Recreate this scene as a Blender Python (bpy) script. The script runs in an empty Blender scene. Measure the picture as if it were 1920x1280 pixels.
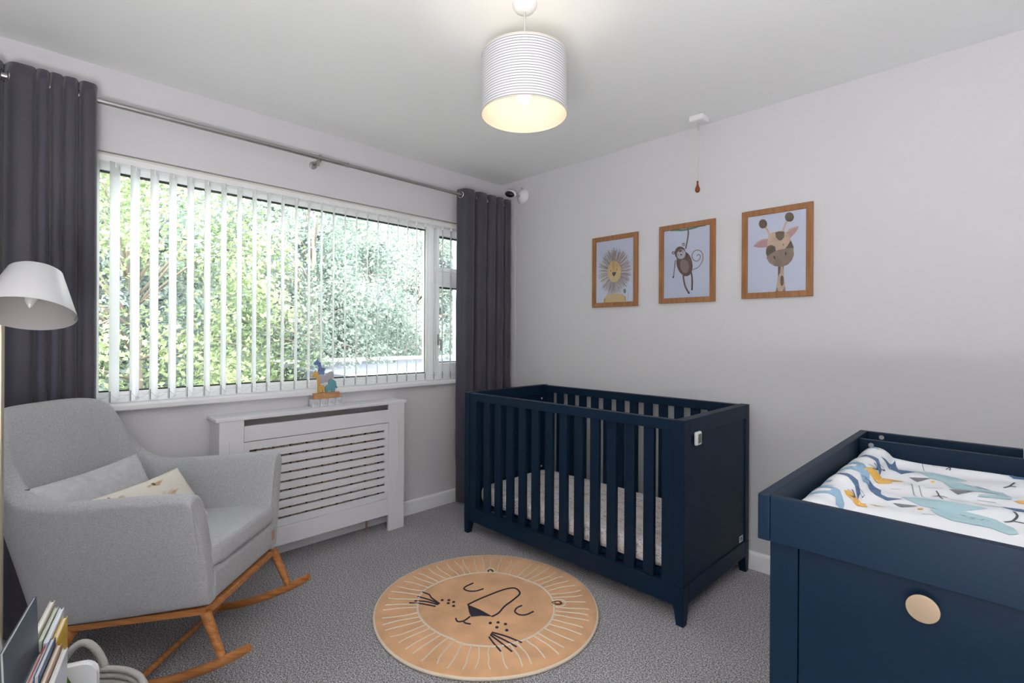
import bpy, bmesh, math, random
from mathutils import Vector, Matrix
R = math.radians
scn = bpy.context.scene
C = scn.collection

# ---------------------------------------------------------------- camera, world, lights, exposure
YAW = R(44.9485)
cam_d = bpy.data.cameras.new('camera')
cam_d.sensor_width = 36; cam_d.lens = 934.41/1920*36; cam_d.shift_y = -12.87/1920
cam_d.clip_start = 0.02
cam = bpy.data.objects.new('camera', cam_d); C.objects.link(cam)
cam.matrix_world = Matrix.Translation((0, 0, 1.25)) @ Matrix.Rotation(YAW, 4, 'Z') @ Matrix.Rotation(R(90), 4, 'X') @ Matrix.Rotation(R(0.3194), 4, 'Z')
scn.camera = cam
scn.view_settings.view_transform = 'Standard'; scn.view_settings.look = 'None'
scn.view_settings.gamma = 1; scn.view_settings.use_curve_mapping = False
scn.view_settings.exposure = 0.14
scn.cycles.use_denoising = True
scn.cycles.max_bounces = 14; scn.cycles.diffuse_bounces = 8; scn.cycles.transparent_max_bounces = 24
scn.cycles.transmission_bounces = 8; scn.cycles.sample_clamp_indirect = 8
w = bpy.data.worlds.new('overcast sky'); scn.world = w; w.use_nodes = True
wb = w.node_tree.nodes['Background']; wb.inputs[0].default_value = (0.90, 0.95, 1.0, 1); wb.inputs[1].default_value = 17.0

def light(name, kind, loc, energy, color=(1, 1, 1), size=0.1, size_y=None, rot=(0, 0, 0)):
    d = bpy.data.lights.new(name, kind); d.energy = energy; d.color = color
    if kind == 'AREA':
        d.size = size
        if size_y: d.shape = 'RECTANGLE'; d.size_y = size_y
    elif kind == 'SUN': d.angle = size
    else: d.shadow_soft_size = size
    o = bpy.data.objects.new(name, d); C.objects.link(o); o.location = loc; o.rotation_euler = rot
    return o
light('sun', 'SUN', (0, 0, 6), 5.0, (1, 0.97, 0.92), R(14), rot=(0, R(36), R(-28)))
light('landing_ceiling_light', 'AREA', (0.30, -1.42, 2.40), 55.0, (1, 0.95, 0.88), 0.4, 0.4)
light('upward_fill_light', 'AREA', (0.25, -0.40, 0.75), 80.0, (1, 0.985, 0.97), 0.9, 0.5, rot=(R(180), 0, 0))  # added fill behind the viewpoint, brightens ceiling and walls; no lamp stands there
pt = light('window_daylight_portal', 'AREA', (-3.06, 1.34, 1.49), 1.0, (1, 1, 1), 2.44, 1.17, rot=(R(90), 0, R(90)))
pt.rotation_euler = (0, R(-90), 0); pt.data.size = 1.17; pt.data.size_y = 2.44
pt.data.cycles.is_portal = True

# ---------------------------------------------------------------- helpers
def LD(L, d, z=0.0):
    "point L metres to the right of and d metres in front of the viewpoint"
    c, s = math.cos(YAW), math.sin(YAW)
    return Vector((L*c - d*s, L*s + d*c, z))

def mat(name, col, rough=0.6, metal=0.0, spec=0.5, bump=0.0, scale=200, var=0.0, vscale=6, sheen=0.0, trans=0.0, emit=None, estr=0.0, coat=0.0, detail=2):
    m = bpy.data.materials.new(name); m.use_nodes = True
    nt = m.node_tree; b = nt.nodes['Principled BSDF']; L = nt.links
    b.inputs['Base Color'].default_value = (*col, 1); b.inputs['Roughness'].default_value = rough
    b.inputs['Metallic'].default_value = metal; b.inputs['Specular IOR Level'].default_value = spec
    b.inputs['Sheen Weight'].default_value = sheen; b.inputs['Coat Weight'].default_value = coat
    if emit: b.inputs['Emission Color'].default_value = (*emit, 1); b.inputs['Emission Strength'].default_value = estr
    tc = nt.nodes.new('ShaderNodeTexCoord')
    if var > 0:
        n = nt.nodes.new('ShaderNodeTexNoise'); n.inputs['Scale'].default_value = vscale; n.inputs['Detail'].default_value = detail
        r = nt.nodes.new('ShaderNodeValToRGB')
        r.color_ramp.elements[0].position = 0.33; r.color_ramp.elements[1].position = 0.67
        r.color_ramp.elements[0].color = (*[c*(1-var) for c in col], 1); r.color_ramp.elements[1].color = (*[min(1, c*(1+var)) for c in col], 1)
        L.new(tc.outputs['Object'], n.inputs['Vector']); L.new(n.outputs['Fac'], r.inputs['Fac']); L.new(r.outputs['Color'], b.inputs['Base Color'])
    if bump > 0:
        n = nt.nodes.new('ShaderNodeTexNoise'); n.inputs['Scale'].default_value = scale; n.inputs['Detail'].default_value = 3
        bp = nt.nodes.new('ShaderNodeBump'); bp.inputs['Strength'].default_value = bump; bp.inputs['Distance'].default_value = 0.004
        L.new(tc.outputs['Object'], n.inputs['Vector']); L.new(n.outputs['Fac'], bp.inputs['Height']); L.new(bp.outputs['Normal'], b.inputs['Normal'])
    if trans > 0:
        t = nt.nodes.new('ShaderNodeBsdfTranslucent'); t.inputs['Color'].default_value = (*col, 1)
        mx = nt.nodes.new('ShaderNodeMixShader'); mx.inputs[0].default_value = trans
        src = b.inputs['Base Color'].links
        if src: L.new(src[0].from_socket, t.inputs['Color'])
        out = nt.nodes['Material Output']
        L.new(b.outputs[0], mx.inputs[1]); L.new(t.outputs[0], mx.inputs[2]); L.new(mx.outputs[0], out.inputs['Surface'])
    return m

def glass_mat(name, tint=(1, 1, 1), refl=0.06):
    m = bpy.data.materials.new(name); m.use_nodes = True; nt = m.node_tree; nt.nodes.clear()
    o = nt.nodes.new('ShaderNodeOutputMaterial'); t = nt.nodes.new('ShaderNodeBsdfTransparent'); g = nt.nodes.new('ShaderNodeBsdfGlossy')
    t.inputs[0].default_value = (*tint, 1); g.inputs['Roughness'].default_value = 0.02
    f = nt.nodes.new('ShaderNodeFresnel'); f.inputs[0].default_value = 1.45
    mx = nt.nodes.new('ShaderNodeMixShader')
    nt.links.new(f.outputs[0], mx.inputs[0]); nt.links.new(t.outputs[0], mx.inputs[1]); nt.links.new(g.outputs[0], mx.inputs[2]); nt.links.new(mx.outputs[0], o.inputs[0])
    return m

def wood_mat(name, c1, c2, rough=0.45, axis=0, sc=14):
    m = bpy.data.materials.new(name); m.use_nodes = True; nt = m.node_tree; b = nt.nodes['Principled BSDF']; L = nt.links
    tc = nt.nodes.new('ShaderNodeTexCoord'); mp = nt.nodes.new('ShaderNodeMapping')
    s = [sc*5]*3; s[axis] = sc*0.4; mp.inputs['Scale'].default_value = s
    n = nt.nodes.new('ShaderNodeTexNoise'); n.inputs['Scale'].default_value = 1.0; n.inputs['Detail'].default_value = 4; n.inputs['Distortion'].default_value = 0.6
    r = nt.nodes.new('ShaderNodeValToRGB'); r.color_ramp.elements[0].position = 0.35; r.color_ramp.elements[1].position = 0.7
    r.color_ramp.elements[0].color = (*c1, 1); r.color_ramp.elements[1].color = (*c2, 1)
    L.new(tc.outputs['Object'], mp.inputs['Vector']); L.new(mp.outputs[0], n.inputs['Vector']); L.new(n.outputs['Fac'], r.inputs['Fac']); L.new(r.outputs['Color'], b.inputs['Base Color'])
    b.inputs['Roughness'].default_value = rough
    return m

class MB:
    "collects shapes, then builds ONE mesh object"
    def __init__(s): s.v = []; s.f = []; s.m = []; s.mi = 0
    def add(s, vs, fs):
        k = len(s.v); s.v += [tuple(v) for v in vs]; s.f += [tuple(i+k for i in f) for f in fs]; s.m += [s.mi]*len(fs); return s
    def box(s, x0, x1, y0, y1, z0, z1, M=None):
        vs = [Vector((x, y, z)) for z in (z0, z1) for y in (y0, y1) for x in (x0, x1)]
        if M: vs = [M @ v for v in vs]
        return s.add(vs, [(0, 2, 3, 1), (4, 5, 7, 6), (0, 1, 5, 4), (2, 6, 7, 3), (0, 4, 6, 2), (1, 3, 7, 5)])
    def tube(s, pts, rad, n=10, cap=True, closed=False):
        pts = [Vector(p) for p in pts]; N = len(pts); rad = rad if isinstance(rad, (list, tuple)) else [rad]*N
        vs = []; up = None
        for i, p in enumerate(pts):
            a = pts[(i-1) % N] if (closed or i > 0) else p; b = pts[(i+1) % N] if (closed or i < N-1) else p
            t = (b-a).normalized()
            if up is None: up = t.orthogonal().normalized()
            up = (up - t*up.dot(t)).normalized(); sd = t.cross(up)
            for k in range(n):
                an = 2*math.pi*k/n; vs.append(p + (up*math.cos(an) + sd*math.sin(an))*rad[i])
        fs = []
        for i in range(N if closed else N-1):
            j = (i+1) % N
            for k in range(n): fs.append((i*n+k, i*n+(k+1) % n, j*n+(k+1) % n, j*n+k))
        if cap and not closed: fs += [tuple(reversed(range(n))), tuple(range((N-1)*n, N*n))]
        return s.add(vs, fs)
    def lathe(s, prof, n=24, M=None, cap=True):
        vs = []
        for r, z in prof:
            for k in range(n): a = 2*math.pi*k/n; vs.append(Vector((r*math.cos(a), r*math.sin(a), z)))
        if M: vs = [M @ v for v in vs]
        fs = [(i*n+k, i*n+(k+1) % n, (i+1)*n+(k+1) % n, (i+1)*n+k) for i in range(len(prof)-1) for k in range(n)]
        if cap:
            if prof[0][0] > 1e-5: fs.append(tuple(reversed(range(n))))
            if prof[-1][0] > 1e-5: fs.append(tuple(range((len(prof)-1)*n, len(prof)*n)))
        return s.add(vs, fs)
    def prism(s, poly, a, b, f):
        "poly 2-D outline, extruded from a to b, f(u, v, w) -> point"
        n = len(poly); vs = [f(u, v, a) for u, v in poly] + [f(u, v, b) for u, v in poly]
        return s.add(vs, [tuple(reversed(range(n))), tuple(range(n, 2*n))] + [(i, (i+1) % n, n+(i+1) % n, n+i) for i in range(n)])
    def grid(s, nu, nv, f):
        vs = [f(i/nu, j/nv) for j in range(nv+1) for i in range(nu+1)]
        return s.add(vs, [(j*(nu+1)+i, j*(nu+1)+i+1, (j+1)*(nu+1)+i+1, (j+1)*(nu+1)+i) for j in range(nv) for i in range(nu)])
    def build(s, name, mats, parent=None, smooth=False, bevel=0.0, loc=None, segs=2, fix=True, subsurf=0, solid=0.0):
        me = bpy.data.meshes.new(name); me.from_pydata(s.v, [], s.f)
        for m in (mats if isinstance(mats, (list, tuple)) else [mats]): me.materials.append(m)
        me.polygons.foreach_set('material_index', s.m)
        if fix:
            bm = bmesh.new(); bm.from_mesh(me); bmesh.ops.recalc_face_normals(bm, faces=bm.faces); bm.to_mesh(me); bm.free()
        if smooth:
            me.polygons.foreach_set('use_smooth', [True]*len(me.polygons))
            if smooth == 2: me.set_sharp_from_angle(angle=R(40))
        me.update()
        o = bpy.data.objects.new(name, me); C.objects.link(o)
        if parent: o.parent = parent
        if loc: o.location = loc
        if solid: q = o.modifiers.new('s', 'SOLIDIFY'); q.thickness = solid
        if bevel: q = o.modifiers.new('b', 'BEVEL'); q.width = bevel; q.segments = segs; q.limit_method = 'ANGLE'; q.angle_limit = R(40)
        if subsurf: q = o.modifiers.new('u', 'SUBSURF'); q.levels = subsurf; q.render_levels = subsurf
        return o

def tag(o, label=None, cat=None, group=None, kind=None):
    if label: o['label'] = label
    if cat: o['category'] = cat
    if group: o['group'] = group
    if kind: o['kind'] = kind
    return o
def thing(name, label, cat, loc=(0, 0, 0), rz=0.0, group=None):
    o = bpy.data.objects.new(name, None); C.objects.link(o); o.location = loc; o.rotation_euler = (0, 0, rz); o.empty_display_size = 0.1
    return tag(o, label, cat, group)
def struct(o, label=None): return tag(o, label, None, None, 'structure')
def box(name, m, parent, *b, bevel=0.0, M=None):
    return MB().box(*b, M=M).build(name, m, parent, bevel=bevel)
def copy_tree(o, parent=None):
    c = o.copy(); C.objects.link(c); c.parent = parent
    for ch in o.children: copy_tree(ch, c)
    return c

# ---------------------------------------------------------------- materials
M_wall = mat('wall_paint', (0.64, 0.635, 0.652), 0.75, bump=0.05, scale=90)
M_ceil = mat('ceiling_paint', (0.85, 0.86, 0.86), 0.8, bump=0.05, scale=60)
M_trim = mat('white_gloss_trim', (0.84, 0.84, 0.86), 0.35)
M_upvc = mat('white_upvc', (0.92, 0.93, 0.94), 0.3)
M_gasket = mat('black_gasket', (0.02, 0.022, 0.025), 0.5)
M_glass = glass_mat('window_glass')
M_blind = mat('blind_fabric', (0.93, 0.93, 0.94), 0.8, trans=0.66, bump=0.05, scale=500)
M_plastic = mat('white_plastic', (0.80, 0.80, 0.81), 0.35)
M_greyplastic = mat('grey_plastic', (0.33, 0.34, 0.36), 0.4)
M_cream = mat('cream_edge', (0.66, 0.64, 0.56), 0.6)
M_steel = mat('brushed_steel', (0.45, 0.44, 0.43), 0.32, 1.0)
M_chrome = mat('chrome', (0.75, 0.75, 0.76), 0.15, 1.0)
M_curtain = mat('curtain_fabric', (0.050, 0.046, 0.068), 0.62, sheen=0.25, bump=0.12, scale=700, var=0.12, vscale=3)
M_radw = mat('radiator_enamel', (0.80, 0.66, 0.50), 0.5)
M_mdf = mat('white_painted_mdf', (0.76, 0.76, 0.80), 0.5)
M_dark = mat('dark_interior', (0.03, 0.028, 0.026), 0.8)
M_navy = mat('navy_paint', (0.0008, 0.0135, 0.036), 0.5, spec=0.25, bump=0.03, scale=400)
M_brass = mat('brushed_brass', (0.72, 0.56, 0.38), 0.32, 1.0)
M_chair = mat('grey_chair_weave', (0.43, 0.435, 0.455), 0.95, sheen=0.2, bump=0.5, scale=420, var=0.16, vscale=260)
M_pillow = mat('pale_grey_velvet', (0.50, 0.505, 0.53), 0.9, sheen=0.3, bump=0.25, scale=300, var=0.08, vscale=40)
M_oak = wood_mat('oak', (0.36, 0.135, 0.035), (0.56, 0.25, 0.085), 0.35)
M_frame = wood_mat('oak_frame', (0.25, 0.105, 0.035), (0.37, 0.17, 0.065), 0.5, 2, 10)
M_toywood = wood_mat('toy_wood', (0.45, 0.22, 0.08), (0.62, 0.34, 0.15), 0.5, 1, 12)
M_tan = mat('tan_leather', (0.45, 0.20, 0.09), 0.5)
M_lampw = mat('lamp_enamel', (0.60, 0.60, 0.62), 0.45)
M_lampin = mat('lamp_inner', (0.42, 0.40, 0.39), 0.6)
M_bulbglass = mat('frosted_bulb', (0.75, 0.74, 0.71), 0.15)
M_poleb = mat('pale_brass_pole', (0.62, 0.54, 0.42), 0.35, 0.7)
M_white = mat('flat_white', (0.80, 0.80, 0.80), 0.6)
M_paper = mat('print_paper', (0.60, 0.65, 0.80), 0.55)
M_rope = mat('grey_cotton_rope', (0.50, 0.485, 0.47), 0.95, bump=0.6, scale=350)
M_black = mat('black_gloss', (0.012, 0.012, 0.016), 0.2)

def carpet_mat():
    m = mat('grey_carpet', (0.2, 0.2, 0.2), 1.0, spec=0.1, sheen=0.2); nt = m.node_tree; L = nt.links; b = nt.nodes['Principled BSDF']
    tc = nt.nodes.new('ShaderNodeTexCoord')
    n1 = nt.nodes.new('ShaderNodeTexNoise'); n1.inputs['Scale'].default_value = 180; n1.inputs['Detail'].default_value = 3; n1.inputs['Roughness'].default_value = 0.8
    n2 = nt.nodes.new('ShaderNodeTexNoise'); n2.inputs['Scale'].default_value = 2.5; n2.inputs['Detail'].default_value = 2
    r = nt.nodes.new('ShaderNodeValToRGB'); e = r.color_ramp.elements
    e[0].position = 0.40; e[0].color = (0.060, 0.080, 0.088, 1); e[1].position = 0.60; e[1].color = (0.80, 0.76, 0.80, 1)
    mm = e = r.color_ramp.elements.new(0.5); mm.color = (0.30, 0.288, 0.305, 1)
    mix = nt.nodes.new('ShaderNodeMix'); mix.data_type = 'RGBA'; mix.blend_type = 'MULTIPLY'; mix.inputs[0].default_value = 0.2
    bp = nt.nodes.new('ShaderNodeBump'); bp.inputs['Strength'].default_value = 0.8; bp.inputs['Distance'].default_value = 0.006
    for n in (n1, n2): L.new(tc.outputs['Object'], n.inputs['Vector'])
    L.new(n1.outputs['Fac'], r.inputs['Fac']); L.new(r.outputs['Color'], mix.inputs[6]); L.new(n2.outputs['Fac'], mix.inputs[7]); L.new(mix.outputs[2], b.inputs['Base Color'])
    L.new(n1.outputs['Fac'], bp.inputs['Height']); L.new(bp.outputs['Normal'], b.inputs['Normal'])
    return m
M_carpet = carpet_mat()

# ---------------------------------------------------------------- room shell
WX, WY, ZC = -2.947, 2.8185, 2.467            # window wall, picture wall, ceiling
RX, FY = 1.25, -0.72                          # wall to the right, wall behind the camera
O = 0.30
struct(box('floor', M_carpet, None, WX-O, RX+O, FY-1.4, WY+O, -0.15, 0), 'flecked grey fitted carpet')
struct(box('ceiling', M_ceil, None, WX-O, RX+O, FY-1.4, WY+O, ZC, ZC+0.25), 'white painted ceiling')
WY0, WY1, WZ0, WZ1 = 0.12, 2.56, 0.886, 2.085  # window opening
m = MB(); m.box(WX-O, WX, FY-1.4, WY0, 0, ZC); m.box(WX-O, WX, WY1, WY, 0, ZC); m.box(WX-O, WX, WY0, WY1, 0, WZ0); m.box(WX-O, WX, WY0, WY1, WZ1, ZC)
struct(m.build('wall_left', M_wall), 'pale grey wall around the wide window')
struct(box('wall_back', M_wall, None, WX-O, RX+O, WY, WY+O, 0, ZC), 'pale grey wall behind the navy cot')
struct(box('wall_right', M_wall, None, RX, RX+O, FY-1.4, WY, 0, ZC), 'pale wall beyond the changing unit')
m = MB(); m.box(WX, -0.10, FY-0.12, FY, 0, ZC); m.box(0.80, RX, FY-0.12, FY, 0, ZC); m.box(-0.10, 0.80, FY-0.12, FY, 2.05, ZC)
struct(m.build('wall_front', M_wall), 'pale wall with the doorway behind the viewpoint')
struct(box('wall_landing', M_wall, None, WX, RX, FY-1.4, FY-1.3, 0, ZC), 'landing wall beyond the doorway')
def skirting(name, a, b, along, face, sgn, label):
    prof = [(0, 0), (0.016, 0), (0.016, 0.078), (0.013, 0.088), (0.006, 0.094), (0, 0.095)]
    f = (lambda u, v, w_: Vector((face + sgn*u, w_, v))) if along == 'y' else (lambda u, v, w_: Vector((w_, face + sgn*u, v)))
    return struct(MB().prism(prof, a, b, f).build(name, M_trim, smooth=2), label)
skirting('baseboard_left', FY, WY, 'y', WX, 1, 'white skirting board under the window')
skirting('baseboard_back', WX+0.016, RX, 'x', WY, -1, 'white skirting board behind the cot')
skirting('baseboard_right', FY, WY-0.016, 'y', RX, -1, 'white skirting board on the right wall')
# sill
s_ = MB().box(-3.05, -2.897, WY0-0.03, WY1+0.03, 0.887, 0.915).build('trim_1', M_trim, bevel=0.006); struct(s_, 'white window sill board with a rounded front edge')
# upvc window
win = bpy.data.objects.new('window_1', None); C.objects.link(win); struct(win, 'wide white upvc window with a side casement'); 
GX = -3.022
def bars(mb, y0, y1, z0, z1, wl, wr, wb_, wt, xa, xb):
    mb.box(xa, xb, y0, y0+wl, z0, z1); mb.box(xa, xb, y1-wr, y1, z0, z1); mb.box(xa, xb, y0+wl, y1-wr, z0, z0+wb_); mb.box(xa, xb, y0+wl, y1-wr, z1-wt, z1)
m = MB(); bars(m, WY0, WY1, 0.915, WZ1, 0.05, 0.05, 0.035, 0.045, -3.06, -2.992)
m.box(-3.06, -2.992, 2.140, 2.200, 0.95, 2.04); m.box(-3.06, -2.992, 2.200, WY1-0.05, 1.63, 1.715)
m.build('window_frame', M_upvc, win, bevel=0.004)
def pane(y0, y1, z0, z1):
    g = MB(); bars(g, y0-0.008, y1+0.008, z0-0.008, z1+0.012, 0.008, 0.008, 0.008, 0.018, GX-0.006, GX+0.012); g.build('window_gasket', M_gasket, win)
    MB().box(GX-0.003, GX+0.003, y0, y1, z0, z1).build('window_pane', M_glass, win)
m = MB(); bars(m, 0.17, 2.14, 0.95, 2.04, 0.03, 0.018, 0.018, 0.03, -3.05, -2.998); m.build('fixed_sash', M_upvc, win, bevel=0.003)
pane(0.20, 2.122, 0.975, 2.008)
m = MB(); bars(m, 2.203, 2.51, 1.715, 2.04, 0.022, 0.03, 0.03, 0.06, -3.05, -2.985); m.build('top_sash', M_upvc, win, bevel=0.003)
pane(2.228, 2.478, 1.748, 1.975)
m = MB(); bars(m, 2.203, 2.51, 0.95, 1.63, 0.025, 0.03, 0.085, 0.028, -3.05, -2.985); m.build('casement_sash', M_upvc, win, bevel=0.003)
pane(2.230, 2.478, 1.045, 1.598)
m = MB(); m.box(-2.985, -2.972, 2.208, 2.222, 1.17, 1.25); m.box(-2.975, -2.962, 2.208, 2.232, 1.20, 1.215); m.box(-2.968, -2.958, 2.222, 2.234, 1.13, 1.21)
m.build('casement_handle', M_greyplastic, win, bevel=0.003)

# ---------------------------------------------------------------- vertical blind
vb = thing('vertical_blind', 'white vertical slat blind hanging across the wide window', 'blind', (WX, WY0, 2.07))
OX, OY, OZ = WX, WY0, 2.07
m = MB(); m.box(-0.024, 0.016, 0.01, 2.43, -0.034, 0.0); m.build('headrail', M_plastic, vb, bevel=0.003)
m = MB(); m.box(0.012, 0.020, 0.01, 2.43, -0.006, 0.001); m.build('headrail_lip', M_cream, vb)
SL = R(32); hw = 0.0445
def slat_mesh():
    g = MB(); n = 6
    def f(u, v):
        t = (u-0.5)*2; bow = 0.004*(1-t*t)
        x = t*hw*math.cos(SL) ; y = -t*hw*math.sin(SL)
        return Vector((x + bow*math.sin(SL), y + bow*math.cos(SL), -1.105*v))
    g.grid(n, 1, f)
    return g
ys = [0.258 + 0.0757*k for k in range(30)]
first = None
for k, y in enumerate(ys):
    if first is None:
        first = slat_mesh().build('blind_slat', M_blind, vb, smooth=True)
        w_ = MB(); w_.box(0.034, 0.0385, -0.0035, 0.0035, -1.105, -1.055, M=Matrix.Rotation(-SL, 4, 'Z')).build('weight_clip', M_greyplastic, first)
        w_ = MB(); w_.box(-0.008, 0.008, -0.008, 0.008, -0.02, 0.005, M=Matrix.Rotation(-SL, 4, 'Z')).build('slat_hook', M_plastic, first)
        o = first
    else: o = copy_tree(first, vb)
    o.location = (0, y-OY, -0.036)
ch = None
for k in range(29):
    if ch is None:
        dx, dy = hw*math.cos(SL)*0.85, -hw*math.sin(SL)*0.85
        pts = [Vector((dx, dy + 0.0757*t/8, -1.062 - 0.03*(1-((t-4)/4)**2))) for t in range(9)]
        ch = MB().tube(pts, 0.0011, 5).build('bottom_chain', M_white, vb, smooth=True); o = ch
    else: o = ch.copy(); C.objects.link(o); o.parent = vb
    o.location = (0, ys[k]-OY, -0.036)
m = MB(); pts = [Vector((0.03, 1.93 + 0.16*t/12, -1.08 - 0.13*(1-((t-6)/6)**2))) for t in range(13)]
m.tube(pts, 0.0013, 5).build('control_cord', M_white, vb, smooth=True)

# ---------------------------------------------------------------- curtain rod and curtains
RXx, RZ = -2.847, 2.272
rod = thing('curtain_rod', 'brushed steel curtain rod running above the window', 'curtain rod', (RXx, 0, RZ))
m = MB(); m.tube([(0, -0.60, 0), (0, 1.43, 0)], 0.0125, 16); m.build('rod_tube', M_steel, rod, smooth=2)
m = MB(); m.tube([(0, 1.40, 0), (0, 2.79, 0)], 0.0108, 16); m.build('rod_tube', M_steel, rod, smooth=2)
m = MB(); m.tube([(0, 1.425, 0), (0, 1.437, 0)], 0.0135, 16); m.build('rod_collar', M_greyplastic, rod, smooth=2)
for yy in (1.262, -0.45):
    m = MB(); m.tube([(0, yy-0.007, 0), (0, yy+0.007, 0)], 0.018, 16); m.box(-0.092, 0.0, yy-0.006, yy+0.006, -0.02, -0.008)
    m.lathe([(0.022, 0), (0.022, 0.006), (0.012, 0.010)], 16, M=Matrix.Translation((-0.0995, yy, -0.02)) @ Matrix.Rotation(R(90), 4, 'Y'))
    m.box(-0.012, 0.006, yy-0.014, yy-0.006, -0.05, -0.010)
    m.build('rod_bracket', M_steel, rod, smooth=2)

def curtain(name, label, peaks, u0, u1, A, ztop, zbot, sharp, flare=0.0, x_c=RXx):
    root = thing(name, label, 'curtain', (x_c, 0, 0), group='pair of dark eyelet curtains')
    N = len(peaks)
    def yat(u):
        if u <= 0: return peaks[0] + u*(peaks[1]-peaks[0])
        if u >= N-1: return peaks[-1] + (u-N+1)*(peaks[-1]-peaks[-2])
        i = int(u); return peaks[i]*(1-(u-i)) + peaks[i+1]*(u-i)
    rnd = random.Random(len(name)+N); ph = [rnd.uniform(0, 6) for _ in range(N+2)]
    ym = (peaks[0]+peaks[-1])/2
    nu = int((u1-u0)*22); nv = 40
    def f(a, b):
        u = u0 + (u1-u0)*a; z = ztop + (zbot-ztop)*b
        c = math.cos(2*math.pi*u); i = int(u+0.5)
        k = 1 - 2*((1-c)/2)**(2.2 - 0.6*b)
        amp = A*(1 + 0.10*math.sin(ph[i % N] + 3*b) * b)
        P_ = yat(u+.5) - yat(u-.5)
        y = yat(u) + 0.135*P_*math.sin(2*math.pi*u) + 0.006*math.sin(4*b+ph[i % N])*b
        y = y + (y-ym)*flare*b*b
        x = amp*k + 0.0025*math.sin(17*b + 5*u)*b + 0.0018*math.sin(41*b + 9*u)
        return Vector((x, y, z))
    sh = MB().grid(nu, nv, f).build('curtain_fabric', M_curtain, root, smooth=True, fix=False, solid=0.004)
    # hem seam across the heading
    def f2(a, b):
        p = f(a, (0.105 + 0.004*(b-0.5))/(ztop-zbot)); q = f(min(1, a+0.002), 0.05); t = (q-f(max(0, a-0.002), 0.05)); n = Vector((t.y, -t.x, 0)).normalized()
        return Vector((p.x, p.y, ztop-0.105+0.0024*(b-0.5))) + n*0.0006
    MB().grid(nu, 1, f2).build('heading_seam', M_curtain, root, smooth=True, fix=False, solid=0.002)
    k0 = math.ceil((u0-0.25)/0.5); uu = 0.25 + 0.5*k0; ev = lambda q: 0.32 if (q % 1) < .5 else -0.32
    while uu <= u1+0.02:
        sh_ = round(uu-.25*(1 if (uu % 1) < .5 else -1)); us = sh_ + ev(uu); us = min(max(us, u0), u1); y = f((us-u0)/(u1-u0), 0).y; pts = []
        d = Vector((f((min(u1, us+0.03)-u0)/(u1-u0), 0) - f((max(u0, us-0.03)-u0)/(u1-u0), 0))); d.z = 0; d.normalize()
        for t in range(20): an = 2*math.pi*t/20; pts.append(Vector((0, y, RZ)) + (d*math.cos(an) + Vector((0, 0, 1))*math.sin(an))*0.0225)
        MB().tube(pts, 0.0045, 8, closed=True).build('eyelet', M_chrome, root, smooth=True)
        uu += 0.5
    return root
curtain('curtain', 'dark grey eyelet curtain on the left of the window behind the rocking chair', [-0.36, -0.28, -0.19, -0.095, 0.038, 0.085, 0.125, 0.167, 0.228], -0.2, 8.47, 0.040, 2.325, 0.02, 0.8)
curtain('curtain', 'dark grey eyelet curtain in the far corner behind the navy cot', [2.372, 2.50, 2.60, 2.685, 2.765], -0.44, 4.40, 0.044, 2.315, 0.02, 0.8, x_c=RXx)

# ---------------------------------------------------------------- radiator and cover
rc = thing('radiator_cover', 'white slatted radiator cover beneath the window sill', 'radiator cover', (-2.947, 1.264, 0))
FXr = 0.166
MB().box(0.0, 0.168, -0.552, 0.552, 0.802, 0.820).build('shelf_top', M_mdf, rc, bevel=0.003)
for sg in (-1, 1):
    m = MB(); y0, y1 = sorted((sg*0.422, sg*0.536)); m.box(0.148, FXr, y0, y1, 0, 0.802)
    m.build('front_leg', M_mdf, rc, bevel=0.0015)
    g = MB(); g.box(FXr-0.001, FXr+0.004, sg*0.487-0.004, sg*0.487+0.006, 0.26, 0.70); g.build('leg_inlay', M_mdf, rc, bevel=0.002)
    y0, y1 = sorted((sg*0.520, sg*0.536)); MB().box(0.0, 0.148, y0, y1, 0, 0.802).build('side_panel', M_mdf, rc, bevel=0.001)
MB().box(0.150, FXr, -0.421, 0.421, 0.690, 0.770).build('upper_fascia', M_mdf, rc, bevel=0.001)
MB().box(0.150, FXr, -0.421, 0.421, 0.105, 0.206).build('lower_fascia', M_mdf, rc, bevel=0.001)
m = MB(); ya, yb_ = -0.396, 0.396
m.box(0.148, FXr-0.004, -0.421, ya, 0.208, 0.686); m.box(0.148, FXr-0.004, yb_, 0.421, 0.208, 0.686); m.box(0.148, FXr-0.004, ya, yb_, 0.208, 0.246); m.box(0.148, FXr-0.004, ya, yb_, 0.644, 0.686)
m.build('grille_frame', M_mdf, rc)
gs = None
for k in range(8):
    z0 = 0.258 + 0.0482*k
    if gs is None: gs = MB().box(0.148, FXr-0.004, ya, yb_, 0, 0.0362).build('grille_slat', M_mdf, rc); o = gs
    else: o = gs.copy(); C.objects.link(o); o.parent = rc
    o.location = (0, 0, z0)
for k in range(9):
    yy = -0.36 + 0.09*k
    if k == 0: gb = MB().box(0.139, 0.148, -0.004, 0.004, 0.22, 0.67).build('grille_batten', M_dark, rc); o = gb
    else: o = gb.copy(); C.objects.link(o); o.parent = rc
    o.location = (0, yy, 0)
rd = thing('radiator', 'panel radiator glimpsed through the slots of the white cover', 'radiator', (-2.947, 1.264, 0.14))
m = MB()
n = 26
prof = []
for k in range(n):
    y = -0.40 + 0.80*k/n; prof += [(y, 0.085), (y+0.010, 0.092), (y+0.022, 0.092)]
prof += [(0.40, 0.085), (0.40, 0.055), (-0.40, 0.055)]
m.prism(prof, 0.0, 0.56, lambda u, v, w_: Vector((v, u, w_))); m.build('radiator_panel', M_radw, rd)
m = MB(); m.tube([(0.06, 0.33, -0.139), (0.06, 0.33, 0.0)], 0.0075, 10); m.build('radiator_pipe', M_brass, rd, smooth=2)
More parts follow.
